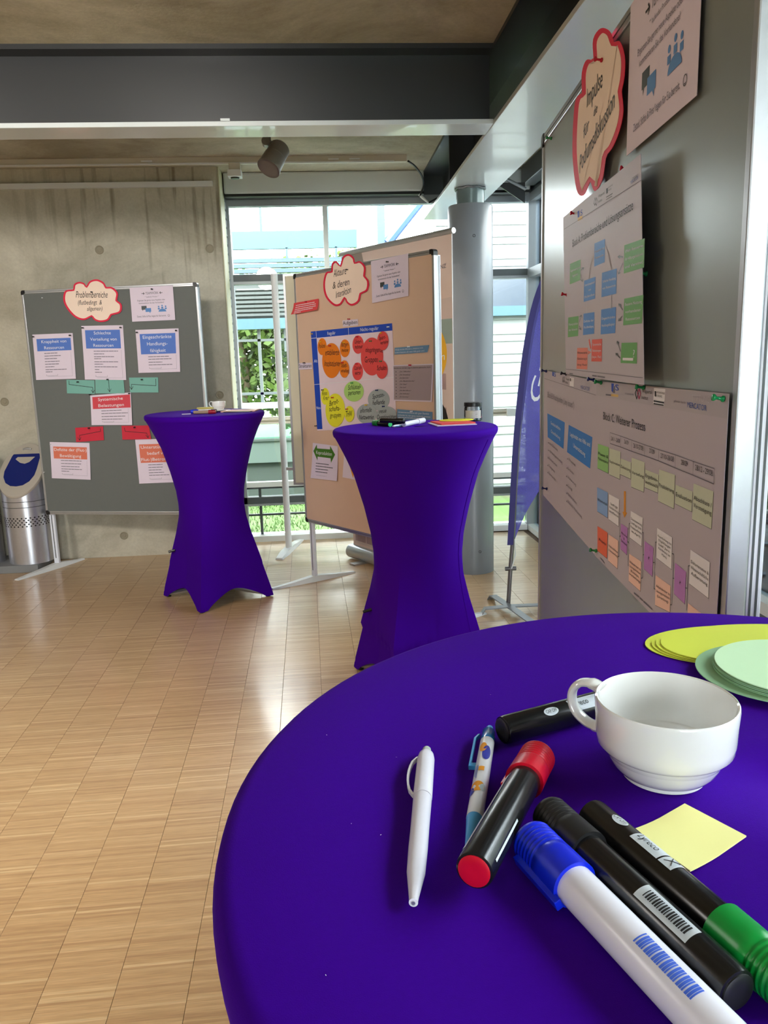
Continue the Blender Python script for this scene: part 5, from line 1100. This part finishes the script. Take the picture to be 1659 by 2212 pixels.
Rp = [(1108, 1175), (1136, 1108), (1170, 1052), (1215, 980), (1232, 880), (1240, 780), (1245, 690), (1248, 600), (1246, 540)]
fr_ = []
for k, (a, b) in enumerate(zip(catmull([(x, y, 0) for x, y in Lp], 3), catmull([(x, y, 0) for x, y in Rp], 3))):
    row = []
    for i in range(9):
        u = i/8; x = a.x+(b.x-a.x)*u; y = a.y+(b.y-a.y)*u; row.append(yp(x, y, FY+.012+.012*math.sin(u*6+k*.25)*u))
    fr_.append(row)
MB().loft(fr_, cap=False, close=False).build('flag_cloth', M_flag, o, True)
rows = [[r_[0]+Vector((-.017, -.026, 0)), r_[0]+Vector((.016, -.028, 0)), r_[1].lerp(r_[0], .35)+Vector((.01, -.008, 0))] for r_ in fr_]
MB().loft(rows, cap=False, close=False).build('pole_sleeve', M_sleeve, o, True)
L_ = Letters(); L_.put('Grü', yp(1166, 872, FY-.012), yp(1196, 740, FY-.012), yp(1141, 862, FY-.012)); L_.done('lettering', M_inkw, o)

# ---------------------------------------------------------------- litter bins on a plinth
M_plinth = mat('grey_plinth', rgb(132, 134, 136), .6, 0, .04, 8)
tag(MB().box((-3.6, 5.50, 0), (-2.045, 5.84, .052)).build('bin_plinth', M_plinth, bevel=.003), 'low grey plinth carrying the litter bins along the concrete wall', 'plinth')
M_bin = mat('brushed_bin_steel', rgb(205, 206, 214), .3, .8, .06, 60); M_lid = mat('beige_bin_lid', rgb(196, 188, 176), .4, .2); M_bblue = mat('bin_blue', rgb(16, 34, 110), .35); M_hole = mat('bin_hole', rgb(26, 26, 30), .6)
def bin_(x, y, label):
    o = empty('litter_bin', (x, y, .052), label, 'bin', 'slanted steel litter bins'); N = 48; R_ = .152
    sl = Vector((-.12, -1.0, 0)).normalized()            # lid falls towards the viewer
    def zc(px_, py_): return .70-((px_-x)*sl.x+(py_-y)*sl.y)*1.08
    body = []
    for z in (.052, .058, .30, .42): body.append([Vector((x+R_*math.cos(2*pi*k/N), y+R_*math.sin(2*pi*k/N), z)) for k in range(N)])
    top = [Vector((x+R_*math.cos(2*pi*k/N), y+R_*math.sin(2*pi*k/N), zc(x+R_*math.cos(2*pi*k/N), y+R_*math.sin(2*pi*k/N))-.012)) for k in range(N)]
    MB().loft(body+[top]).build('body', M_bin, o, True)
    for z in (.455, .495): MB().lathe([(R_+.0004, z), (R_+.0014, z+.001), (R_+.0014, z+.003), (R_+.0004, z+.004)], N, Matrix.Translation((x, y, 0)), cap=False).build('seam_ring', M_framed, o)
    nrm = Vector((sl.x*1.08, sl.y*1.08, 1)).normalized(); ex = Vector((-sl.y, sl.x, 0)); ey = nrm.cross(ex)
    if ey.z < 0: ey = -ey; ex = -ex
    if ex.x < 0: ex = -ex
    def lp(u, v, d): b = Vector((x, y, 0)); s2 = v*1.47; q = b+ex*u+ey*s2; q.z = .70+ey.z*s2; return q+nrm*d
    rings = [[lp(r_*math.cos(2*pi*k/N), r_*math.sin(2*pi*k/N), d) for k in range(N)] for r_, d in ((R_+.004, -.012), (R_+.006, .0), (R_+.002, .010), (R_-.01, .013), (.02, .013))]
    MB().loft(rings).build('lid', M_lid, o, True)
    shp = [(-.088, .088), (-.095, .078), (-.118, -.01), (-.112, -.045), (-.085, -.078), (-.045, -.095), (.0, -.098), (.045, -.092), (.085, -.07), (.108, -.035), (.112, .0), (.112, .075), (.100, .090)]
    f_ = MB().prism([lp(u*.98, v, .0135) for u, v in shp], nrm*.004).build('blue_flap', M_bblue, o)
    MB().prism([lp(u, v, .018) for u, v in ((-.062, .058), (-.050, .070), (.075, .070), (.045, .040), (.015, .030), (-.02, .036))], nrm*.001).build('flap_opening', M_lid, f_)
    MB().tube([lp(-.03, .118, .014), lp(0, .120, .020), lp(.03, .118, .014)], .008, 10).build('lid_lock', M_alu, o, True)
    mb = MB()
    for j in range(5):
        for k in range(34):
            a = 2*pi*(k+.5*(j % 2))/34; c_, s_ = math.cos(a), math.sin(a); b = Vector((x+(R_+.0007)*c_, y+(R_+.0007)*s_, .325+j*.0145)); e = Vector((-s_, c_, 0))*.0056; f2 = Vector((0, 0, .0052))
            mb.add([b-e-f2*.6, b-f2, b+e-f2*.6, b+e+f2*.6, b+f2, b-e+f2*.6], [tuple(range(6))])
    mb.build('perforation_band', M_hole, o, kind='stuff')
bin_(-2.135, 5.665, 'silver litter bin with dark blue flap left of the grey pinboard')
bin_(-2.485, 5.665, 'second silver litter bin just cut by the left picture edge')

# ---------------------------------------------------------------- things on the near table
def frame_at(p0, p1):
    """matrix with Z along p0->p1 and X pointing up"""
    z = (p1-p0).normalized(); x = (Vector((0, 0, 1))-z*z.z).normalized(); y = z.cross(x)
    return Matrix(((x.x, y.x, z.x, p0.x), (x.y, y.y, z.y, p0.y), (x.z, y.z, z.z, p0.z), (0, 0, 0, 1)))
def cyl_label(M, r, s0, s1, a0, a1, m, name, parent, n=10, d=.0002):
    vs = [M @ Vector(((r+d)*math.cos(a0+(a1-a0)*i/n), (r+d)*math.sin(a0+(a1-a0)*i/n), s)) for s in (s0, s1) for i in range(n+1)]
    return MB().add(vs, [(i, i+1, n+2+i, n+1+i) for i in range(n)]).build(name, m, parent, True)
def cyl_text(M, r, t, s0, s1, a_base, a_h, m, parent, d=.0005, mirror=False):
    vs, fs = glyphs(t); mb = MB()
    mb.add([M @ Vector(((r+d)*math.cos(a_base+a_h*v), (r+d)*math.sin(a_base+a_h*v), s0+(s1-s0)*u)) for u, v in vs], fs); mb.build('lettering', m, parent)
def cyl_oval(M, r, sc, ac, ls, la, m, name, parent, d=.0002):
    vs = [M @ Vector(((r+d)*math.cos(ac+la*math.sin(t)), (r+d)*math.sin(ac+la*math.sin(t)), sc+ls*math.cos(t))) for t in [2*pi*i/24 for i in range(24)]]
    c = M @ Vector(((r+d)*math.cos(ac), (r+d)*math.sin(ac), sc)); return MB().add(vs+[c], [(i, (i+1) % 24, 24) for i in range(24)]).build(name, m, parent, True)
def marker(p0, p1, L_, label, cap, body, tail, group='markers on the near table', r=.0096, cf=.32, parts=None, ribs=True, clip=True):
    """cap end at p0, tail end at p0 + L"""
    d = (p1-p0).normalized(); o = empty('marker_pen', p0+d*(L_/2)-Vector((0, 0, r)), label, 'marker', group); M = frame_at(p0, p0+d*L_); cl_ = L_*cf; rc = r*1.16
    pr_ = [(rc*.72, 0), (rc*.92, .0010), (rc, .003)]
    if ribs:
        for k in range(6): z = .004+k*.0028; pr_ += [(rc, z), (rc*.965, z+.0006), (rc*.965, z+.0014), (rc, z+.0020)]
    pr_ += [(rc*1.01, cl_*.6), (rc*1.03, cl_)]
    cp = MB().lathe(pr_, 32, M).build('cap', cap, o, True)
    if clip:
        w_ = .0028; mb = MB()
        for a_ in (1.95,):
            q = Matrix.Rotation(a_, 4, 'Z'); mb.box((rc*.9, -w_, .006), (rc*1.22, w_, cl_*1.1), M @ q)
        mb.build('cap_clip', cap, cp, bevel=.0006)
    MB().lathe([(r*.98, cl_-.002), (r, cl_+.001), (r, L_-.003), (r*.96, L_-.001), (r*.82, L_-.0005)], 32, M).build('barrel', body, o, True)
    MB().lathe([(r*.84, L_-.004), (r*.84, L_), (r*.70, L_+.0006), (r*.3, L_+.0003), (r*.02, L_+.0003)], 28, M).build('end_plug', tail, o, True)
    return o, M
def onT(px, py, z): return fl(px, py, NT+z)
# white ballpoint
def pen(p0, p1, label, body, tipm, clipm, r=.0053, printed=False, group='ballpoint pens', side=1):
    L_ = (p1-p0).length; M = frame_at(p0, p1); o = empty('ballpoint_pen', p0.lerp(p1, .5)-Vector((0, 0, r)), label, 'pen', group)
    MB().lathe([(r*.42, 0), (r*.5, .001), (r*.5, .007)], 16, M).build('push_button', clipm if printed else mat('grey_button', rgb(176, 190, 180), .4), o, True)
    MB().lathe([(r*.6, .006), (r*.88, .009), (r, .014), (r*1.02, L_*.39), (r*.99, L_*.395)], 24, M).build('upper_barrel', body if not printed else clipm, o, True) if not printed else MB().lathe([(r*.7, .006), (r*.95, .008), (r, .022)], 24, M).build('upper_collar', mat('clear_blue', rgb(30, 120, 190), .15), o, True)
    if printed:
        lb_ = MB().lathe([(r*1.0, .022), (r*1.02, L_*.45), (r*1.0, L_*.77)], 24, M).build('lower_barrel', body, o, True)
        MB().lathe([(r*.98, L_*.77), (r*.9, L_*.8), (r*.55, L_*.95), (r*.22, L_)], 24, M).build('tip_cone', tipm, o, True)
        am = mat('print_amber', rgb(240, 170, 30), .6)
        for s_, a_, ls, la, m_ in ((.037, .3, .006, .5, am), (.044, -.25, .009, .55, mat('print_navy', rgb(40, 50, 160), .5)), (.085, .2, .0055, .9, am), (.086, -.5, .004, .4, M_cgrey), (.090, .9, .004, .4, mat('print_navy', rgb(40, 50, 160), .5))): cyl_oval(M, r*1.03, s_, a_, ls, la, m_, 'printed_shape', lb_)
        cyl_label(M, r*1.03, .062, .067, -.3, .4, am, 'printed_shape', lb_); [cyl_label(M, r*1.03, .060, .076-.002*q_, .5+.18*q_, .57+.18*q_, M_inkb, 'print_line', lb_, 4) for q_ in range(3)]
    else:
        MB().lathe([(r*.99, L_*.4), (r*.93, L_*.6), (r*.93, L_*.72), (r*.85, L_*.85), (r*.45, L_*.97), (r*.40, L_*.99), (r*.40, L_)], 24, M).build('lower_barrel', body, o, True)
        MB().lathe([(r*.2, L_-.001), (r*.18, L_+.0006), (r*.02, L_+.0006)], 12, M).build('point', M_alu, o, True)
    q = Matrix.Rotation(side*1.62, 4, 'Z'); N_ = 9; rings = []
    for i in range(N_):
        t = i/(N_-1); z = .012+(L_*.30)*t; hgt = r*(.95+.85*math.sin(pi*min(1, t*1.02))**.5) if not printed else r*(1.0+(.75 if t > .08 else .3))
        rings.append([M @ q @ Vector((hgt+a_, b_, z)) for a_, b_ in ((-.0006, -.0014), (.0008, -.0012), (.0008, .0012), (-.0006, .0014))])
    c_ = MB().loft(rings).build('clip', clipm, o)
    if printed: MB().box((r*.9, -.0014, .012+L_*.30-.004), (r*1.9, .0014, .012+L_*.30), M @ q).build('clip_end', clipm, c_)
    return o
pen(onT(922, 1618, .0055), onT(893, 1950, .0055), 'plain white ballpoint pen lying on the near table', M_wpl, M_wpl, M_wpl, r=.0056)
pen(onT(1058, 1572, .005), onT(1012, 1848, .005), 'light blue and white printed ballpoint pen under the red marker', mat('pen_white_print', rgb(222, 222, 226), .25), M_lblue, M_lblue, r=.0048, printed=True)
# markers
o, M = marker(onT(1163, 1632, .0125), onT(1014, 1900, .019), .132, 'black marker with red cap and red end plug', M_red, M_black, M_red, cf=.27)
cyl_label(M, .0096, .045, .125, .75, 1.0, M_label, 'label_strip', o); cyl_label(M, .0096, .085, .125, -1.25, -1.1, M_label, 'label_strip', o)
pA = onT(1084, 1578, .0105); pA2 = onT(1290, 1522, .0105)
d = (pA2-pA).normalized()
o, M = marker(pA+d*.135, pA, .135, 'black marker lying behind the cup handle', M_blackm, M_black, M_blackm, ribs=False, clip=False)
cyl_oval(M, .0096, .098, -.62, .006, .32, M_label, 'label_oval', o); cyl_text(M, .00975, 'CAP OFF', .1025, .0935, -.74, .26, M_ink, o)
cyl_label(M, .0096, .050, .082, -1.1, -.1, M_label, 'label_patch', o); cyl_text(M, .00975, 'Lyreco', .080, .066, -.75, .4, M_ink, o)
pB = onT(1145, 1812, .0115); pB2 = onT(1527, 2207, .0105)
o, M = marker(pB, pB2, .142, 'white marker with blue cap, closest to the camera', M_blue, M_wpl, M_blue, r=.0100, cf=.28)
BLP = mat('blue_barcode_print', rgb(70, 110, 225), .4)
for k in range(22): cyl_label(M, .0100, .088+k*.00155, .0888+k*.00155+(.0005 if k % 3 else .0), -.15, .55, BLP, 'barcode_bar', o, 6)
pC = onT(1182, 1755, .0115); pC2 = onT(1564, 2115, .0105)
o, M = marker(pC, pC2, .136, 'black marker with ribbed black cap and barcode label', M_blackm, M_black, M_blackm, cf=.28, r=.0093)
cyl_label(M, .0093, .080, .113, -.25, .75, M_label, 'label_patch', o)
for k in range(18): cyl_label(M, .0096, .084+k*.0015, .0846+k*.0015+(.0004 if k % 3 else 0), .0, .5, M_ink, 'barcode_bar', o, 5, .0004)
pD = onT(1277, 1760, .0105); pD2 = onT(1668, 2096, .0115)
d = (pD2-pD).normalized()
o, M = marker(pD+d*.137, pD, .137, 'black marker with green cap at the right picture edge', M_green, M_black, M_blackm, cf=.30)
cyl_oval(M, .0096, .114, .15, .0055, .33, M_label, 'label_oval', o); cyl_text(M, .00975, 'CAP OFF', .1185, .1095, .02, .26, M_ink, o)
cyl_label(M, .0096, .081, .101, -.3, .75, M_label, 'label_patch', o); cyl_text(M, .00975, 'Lyreco', .099, .085, .0, .45, M_ink, o)
cyl_label(M, .0096, .071, .080, -.3, .75, M_label, 'label_patch', o)
for (a, b) in (((.073, -.1), (.078, .5)), ((.078, -.1), (.073, .5))):
    pts = [M @ Vector((.0101*math.cos(a[1]+(b[1]-a[1])*t), .0101*math.sin(a[1]+(b[1]-a[1])*t), a[0]+(b[0]-a[0])*t)) for t in (0, .25, .5, .75, 1)]; MB().tube(pts, .0002, 5).build('label_symbol', M_ink, o)
# cup
def cup(x, y, z, R, h, label, ang, parent=None, small=False):
    o = empty('coffee_cup', (x, y, z), label, 'cup', 'white stacking cups'); M = Matrix.Translation((x, y, z)); n_ = 24 if small else 64
    out = [(.30, .012), (.52, .004), (.56, .0), (.585, .012), (.58, .05), (.66, .09), (.74, .17), (.80, .27), (.835, .345), (.845, .36), (.90, .39), (.955, .44), (.975, .55), (.985, .75), (1.0, .965), (.992, .99), (.975, 1.0), (.955, .985), (.94, .8), (.925, .55), (.88, .40), (.75, .20), (.5, .09), (.02, .07)]
    b = MB().lathe([(r_*R, z_*h) for r_, z_ in out], n_, M, cap=True).build('bowl', M_china, o, True)
    c_, s_ = math.cos(ang), math.sin(ang); e = Vector((c_, s_, 0)); f2 = Vector((-s_, c_, 0)); base = Vector((x, y, z))
    path = [(.95, .92), (1.12, .965), (1.30, .94), (1.42, .83), (1.44, .68), (1.36, .53), (1.20, .43), (1.05, .40), (.93, .40)]
    P_ = catmull([base+e*(a*R)+Vector((0, 0, b_*h)) for a, b_ in path], 4); rings = []
    for i, p in enumerate(P_):
        t = (P_[min(i+1, len(P_)-1)]-P_[max(i-1, 0)]).normalized(); nn = t.cross(f2).normalized(); ww = .0052*(R/.0425); tt = .0026*(R/.0425)
        if i < 5 or i > len(P_)-6: ww *= 1.15; tt *= 1.25
        rings.append([p+f2*ww*math.cos(a)+nn*tt*math.sin(a) for a in [2*pi*k/14 for k in range(14)]])
    MB().loft(rings).build('handle', M_china, o, True); return o
ccx, ccy = .2018, .4376
hp = fl(1222, 1500, NT+.037); cup(ccx, ccy, NT, .0425, .051, 'white porcelain coffee cup with handle on the near table', math.atan2(hp.y-ccy, hp.x-ccx))
# sticky note
q = [onT(x, y, .0006) for x, y in ((1479, 1738), (1612, 1808), (1490, 1893), (1366, 1803))]
mb = MB(); N = 8; fr = []
for j in range(N+1):
    for i in range(N+1):
        u, v = i/N, j/N; fr.append(q[0].lerp(q[1], u).lerp(q[3].lerp(q[2], u), v)+Vector((0, 0, .0035*max(0, v-.5)**1.5*2)))
K_ = len(fr); fr2 = [p+Vector((0, 0, .0008)) for p in fr]; fs = []
for j in range(N):
    for i in range(N): a = j*(N+1)+i; fs += [(a, a+N+1, a+N+2, a+1), (K_+a, K_+a+1, K_+a+N+2, K_+a+N+1)]
bd = [i for i in range(N)]+[i*(N+1)+N for i in range(N)]+[N*(N+1)+N-i for i in range(N)]+[(N-i)*(N+1) for i in range(N)]
for a, b in zip(bd, bd[1:]+bd[:1]): fs.append((a, b, K_+b, K_+a))
mb.add(fr+fr2, fs); tag(mb.build('sticky_note', mat('pale_yellow_note', rgb(250, 244, 160), .7), None, True), 'pale yellow sticky note beside the cup', 'note')
# oval and round moderation cards
def disc(cx_, cy_, z, rx, ry, ang, m, label, name, th=.0007, group='moderation cards stacked on the near table'):
    c_, s_ = math.cos(ang), math.sin(ang)
    mb = MB().prism([Vector((cx_+rx*math.cos(a)*c_-ry*math.sin(a)*s_, cy_+rx*math.cos(a)*s_+ry*math.sin(a)*c_, z)) for a in [2*pi*i/64 for i in range(64)]], (0, 0, th)); return tag(mb.build(name, m), label, 'card', group)
M_yc = mat('yellow_green_card', rgb(226, 236, 80), .6, 0, .02, 20); M_gc = mat('mint_card', rgb(216, 252, 206), .6, 0, .02, 20); M_gd = mat('sage_card', rgb(150, 195, 150), .6, 0, .02, 20)
le = onT(1410, 1415, .001); yd = 0.08
yc = (le.x+.097, le.y+.009)
for k, (dx, dy, t_) in enumerate(((0, 0, 'bottom'), (.0045, -.004, 'second from the bottom'), (.0075, -.006, 'second from the top'), (.011, -.008, 'top'))):
    disc(yc[0]+dx, yc[1]+dy, NT+.0006+k*.0011, .095, .052, -.12, M_yc, 'yellow-green oval card, %s of its stack' % t_, 'oval_card')
gr = onT(1512, 1452, .007)
gx, gy = gr.x+.062, gr.y-.010
for k, t_ in enumerate(('bottom', 'second from the bottom', 'third from the bottom', 'third from the top', 'second from the top', 'top')):
    disc(gx+(0 if k < 1 else .008 if k < 5 else .009)+.0006*(k % 2), gy+(.004 if k < 1 else 0), NT+.0052+k*.0013, .062 if k < 1 else .058, .062 if k < 1 else .058, 0, M_gc if k == 5 else M_gd, 'mint green round card, %s of its stack' % t_, 'round_card')
# lint specks on the cover
mb = MB(); rg = random.Random(11)
for k in range(34):
    a = rg.uniform(0, 2*pi); r_ = .33*math.sqrt(rg.random()); p = Vector((NTC[0]+r_*math.cos(a), NTC[1]+r_*math.sin(a), NT+.0002)); t = rg.uniform(0, pi); e = Vector((math.cos(t), math.sin(t), 0))*rg.uniform(.0003, .0009)
    mb.add([p-e, p+Vector((e.y, -e.x, 0))*.4, p+e, p+Vector((-e.y, e.x, .0004))*.4], [(0, 1, 2, 3)])
tag(mb.build('lint_specks', M_paper, kind='stuff'), 'tiny pale lint specks on the near purple table cover', 'lint')

# ---------------------------------------------------------------- things on the middle table
def onM(px, py, z): return fl(px, py, MT+z)
GM = 'pens on the middle table'
a = onM(818, 912, .0105); b = onM(853, 916, .0105); dd = (b-a).normalized()
a1 = onM(843, 917, .010); bdir = Vector((-.45, .89, 0))
marker(a1+bdir.normalized()*.135, a1, .135, 'black marker with green end plug at the left of the middle table', M_green, M_black, mat('green_plug', rgb(60, 210, 120), .4), GM, r=.0115, ribs=False, clip=False)
a1 = onM(872, 914, .010); marker(a1, a1+Vector((-.5, .8, 0)), .135, 'black marker with red plug beside the green-ended one', M_blackm, M_black, M_red, GM, r=.0105, ribs=False, clip=False)
a1 = onM(856, 909, .031); marker(a1+Vector((.03, -.03, 0)), a1+Vector((-.05, .04, 0)), .120, 'black marker lying across the other pens on the middle table', M_black, M_black, M_blackm, GM, r=.0095, ribs=False, clip=False)
a1 = onM(872, 917, .011); b1 = onM(915, 908, .011); marker(b1, a1, (b1-a1).length, 'white whiteboard marker with blue print on the middle table', M_wpl, M_wpl, M_wpl, GM, r=.0105, ribs=False, clip=False)
a1 = onM(848, 921, .006); b1 = onM(905, 914, .006); pen(a1, a1+(b1-a1).normalized()*.145, 'light blue and white pen in front of the markers on the middle table', M_wpl, M_lblue, M_lblue, r=.0052)
def flatstack(name, quad, m, label, th, z, cat='paper', group=None):
    mb = MB().prism([fl(x, y, z) for x, y in quad], (0, 0, th)); return tag(mb.build(name, m), label, cat, group)
cM = Vector((MTC[0]+.10, MTC[1]+.0, 0))
def rect(c, ang, lx, ly, z, th, name, m, label, cat='paper', group=None):
    M_ = Matrix.Translation((c[0], c[1], z)) @ Matrix.Rotation(ang, 4, 'Z'); return tag(MB().box((-lx/2, -ly/2, 0), (lx/2, ly/2, th), M_).build(name, m), label, cat, group)
GP = 'paper pile on the middle table'
rect((MTC[0]+.165, MTC[1]+.05), .1, .17, .17, MT+.0006, .0035, 'paper_pile', M_paper, 'white paper pile under the coral cards on the middle table')
rect((MTC[0]+.170, MTC[1]+.065), .16, .15, .16, MT+.0046, .0055, 'card_pile', M_ccoral, 'pile of coral cards on the middle table', 'card')
disc(MTC[0]+.195, MTC[1]+.115, MT+.0106, .075, .05, .1, M_cyellow, 'yellow oval card on top of the coral cards', 'oval_card', .003, 'cards on the middle table')
# jar of pins
jx, jy = onM(1022, 909, 0).x, onM(1022, 909, 0).y
o = empty('pin_jar', (jx, jy, MT), 'clear jar with black lid holding coloured pins on the middle table', 'jar')
Mj = Matrix.Translation((jx, jy, MT)); Rj = .0395
MB().lathe([(Rj*.9, 0), (Rj, .004), (Rj, .058), (Rj*.93, .064), (Rj*.93, .066), (Rj*.88, .066), (Rj*.88, .062), (Rj*.95, .057), (Rj*.95, .006), (Rj*.02, .003)], 36, Mj).build('glass_body', glass_mat('clear_plastic', (.93, .94, .95, 1), .03, 1.4), o, True)
MB().lathe([(Rj*.97, .064), (Rj*1.01, .065), (Rj*1.01, .080), (Rj*.97, .082), (Rj*.02, .082)], 36, Mj).build('lid', M_cap, o, True)
a_c = math.atan2(-jy, -jx)
cyl_label(Mj, Rj, .014, .048, a_c-1.0, a_c+1.0, mat('jar_label', rgb(190, 182, 180), .5), 'label', o, 16, .0006)
for k in range(5): cyl_label(Mj, Rj, .041-k*.0055, .0422-k*.0055, a_c-.35, a_c+.5-.12*(k % 3), M_inkw, 'label_line', o, 8, .0009)
rg = random.Random(5)
for cn, cm_ in (('blue', 'blue'), ('red', 'red'), ('green', 'green'), ('white', 'white')):
    mb = MB()
    for k in range(26):
        a = rg.uniform(0, 2*pi); r_ = rg.uniform(.5, .93)*Rj; p = Vector((jx+r_*math.cos(a), jy+r_*math.sin(a), MT+.008+rg.uniform(0, .010)))
        mb.tube([p, p+Vector((rg.uniform(-.003, .003), rg.uniform(-.003, .003), .004))], .0026, 6)
    mb.build('pins', PINM[cm_], o, True, kind='stuff')

# ---------------------------------------------------------------- things on the back table
fx, fy = FTC
cup(fx+.075, fy+.06, FT+.008, .040, .052, 'white cup standing on the back table', 2.9, small=True)
tag(MB().lathe([(.03, 0), (.055, .002), (.072, .007), (.07, .008), (.05, .004), (.001, .004)], 32, Matrix.Translation((fx+.075, fy+.06, FT+.0006))).build('saucer', M_china, None, True), 'white saucer under the cup on the back table', 'saucer')
rect((fx-.015, fy+.14), .1, .10, .08, FT+.0006, .022, 'sticky_note_pad', mat('olive_yellow_pad', rgb(196, 182, 90), .7), 'thick yellow note pad behind the cup on the back table', 'note pad')
GB = 'pens on the back table'
marker(Vector((fx-.075, fy-.04, FT+.0105)), Vector((fx+.05, fy+.005, FT+.0105)), .135, 'white marker with blue cap on the back table', M_blue, M_wpl, M_blue, GB, r=.0098, ribs=False)
marker(Vector((fx+.082, fy-.135, FT+.0105)), Vector((fx-.05, fy-.115, FT+.0105)), .130, 'marker with red cap and brown barrel on the back table', mat('dark_red_cap', rgb(150, 16, 40), .3), mat('tan_barrel', rgb(150, 125, 105), .35), M_blackm, GB, r=.0098, ribs=False)
marker(Vector((fx+.075, fy-.045, FT+.0105)), Vector((fx-.02, fy-.075, FT+.0105)), .10, 'short black marker between the other pens on the back table', M_blackm, M_wpl, M_blackm, GB, r=.0095, ribs=False, clip=False)
rect((fx-.09, fy-.10), .2, .05, .03, FT+.0006, .002, 'paper_scrap', M_paper, 'small white paper scrap beside the blue capped marker', 'paper')
rect((fx+.205, fy+.02), -.1, .20, .16, FT+.0006, .006, 'card_pile', mat('peach_cards', rgb(214, 160, 140), .6), 'flat pile of peach cards at the right of the back table', 'card')
rect((fx+.20, fy-.06), -.25, .16, .06, FT+.0006, .004, 'notepad', M_blackm, 'dark flat notepad before the peach cards on the back table', 'notepad')
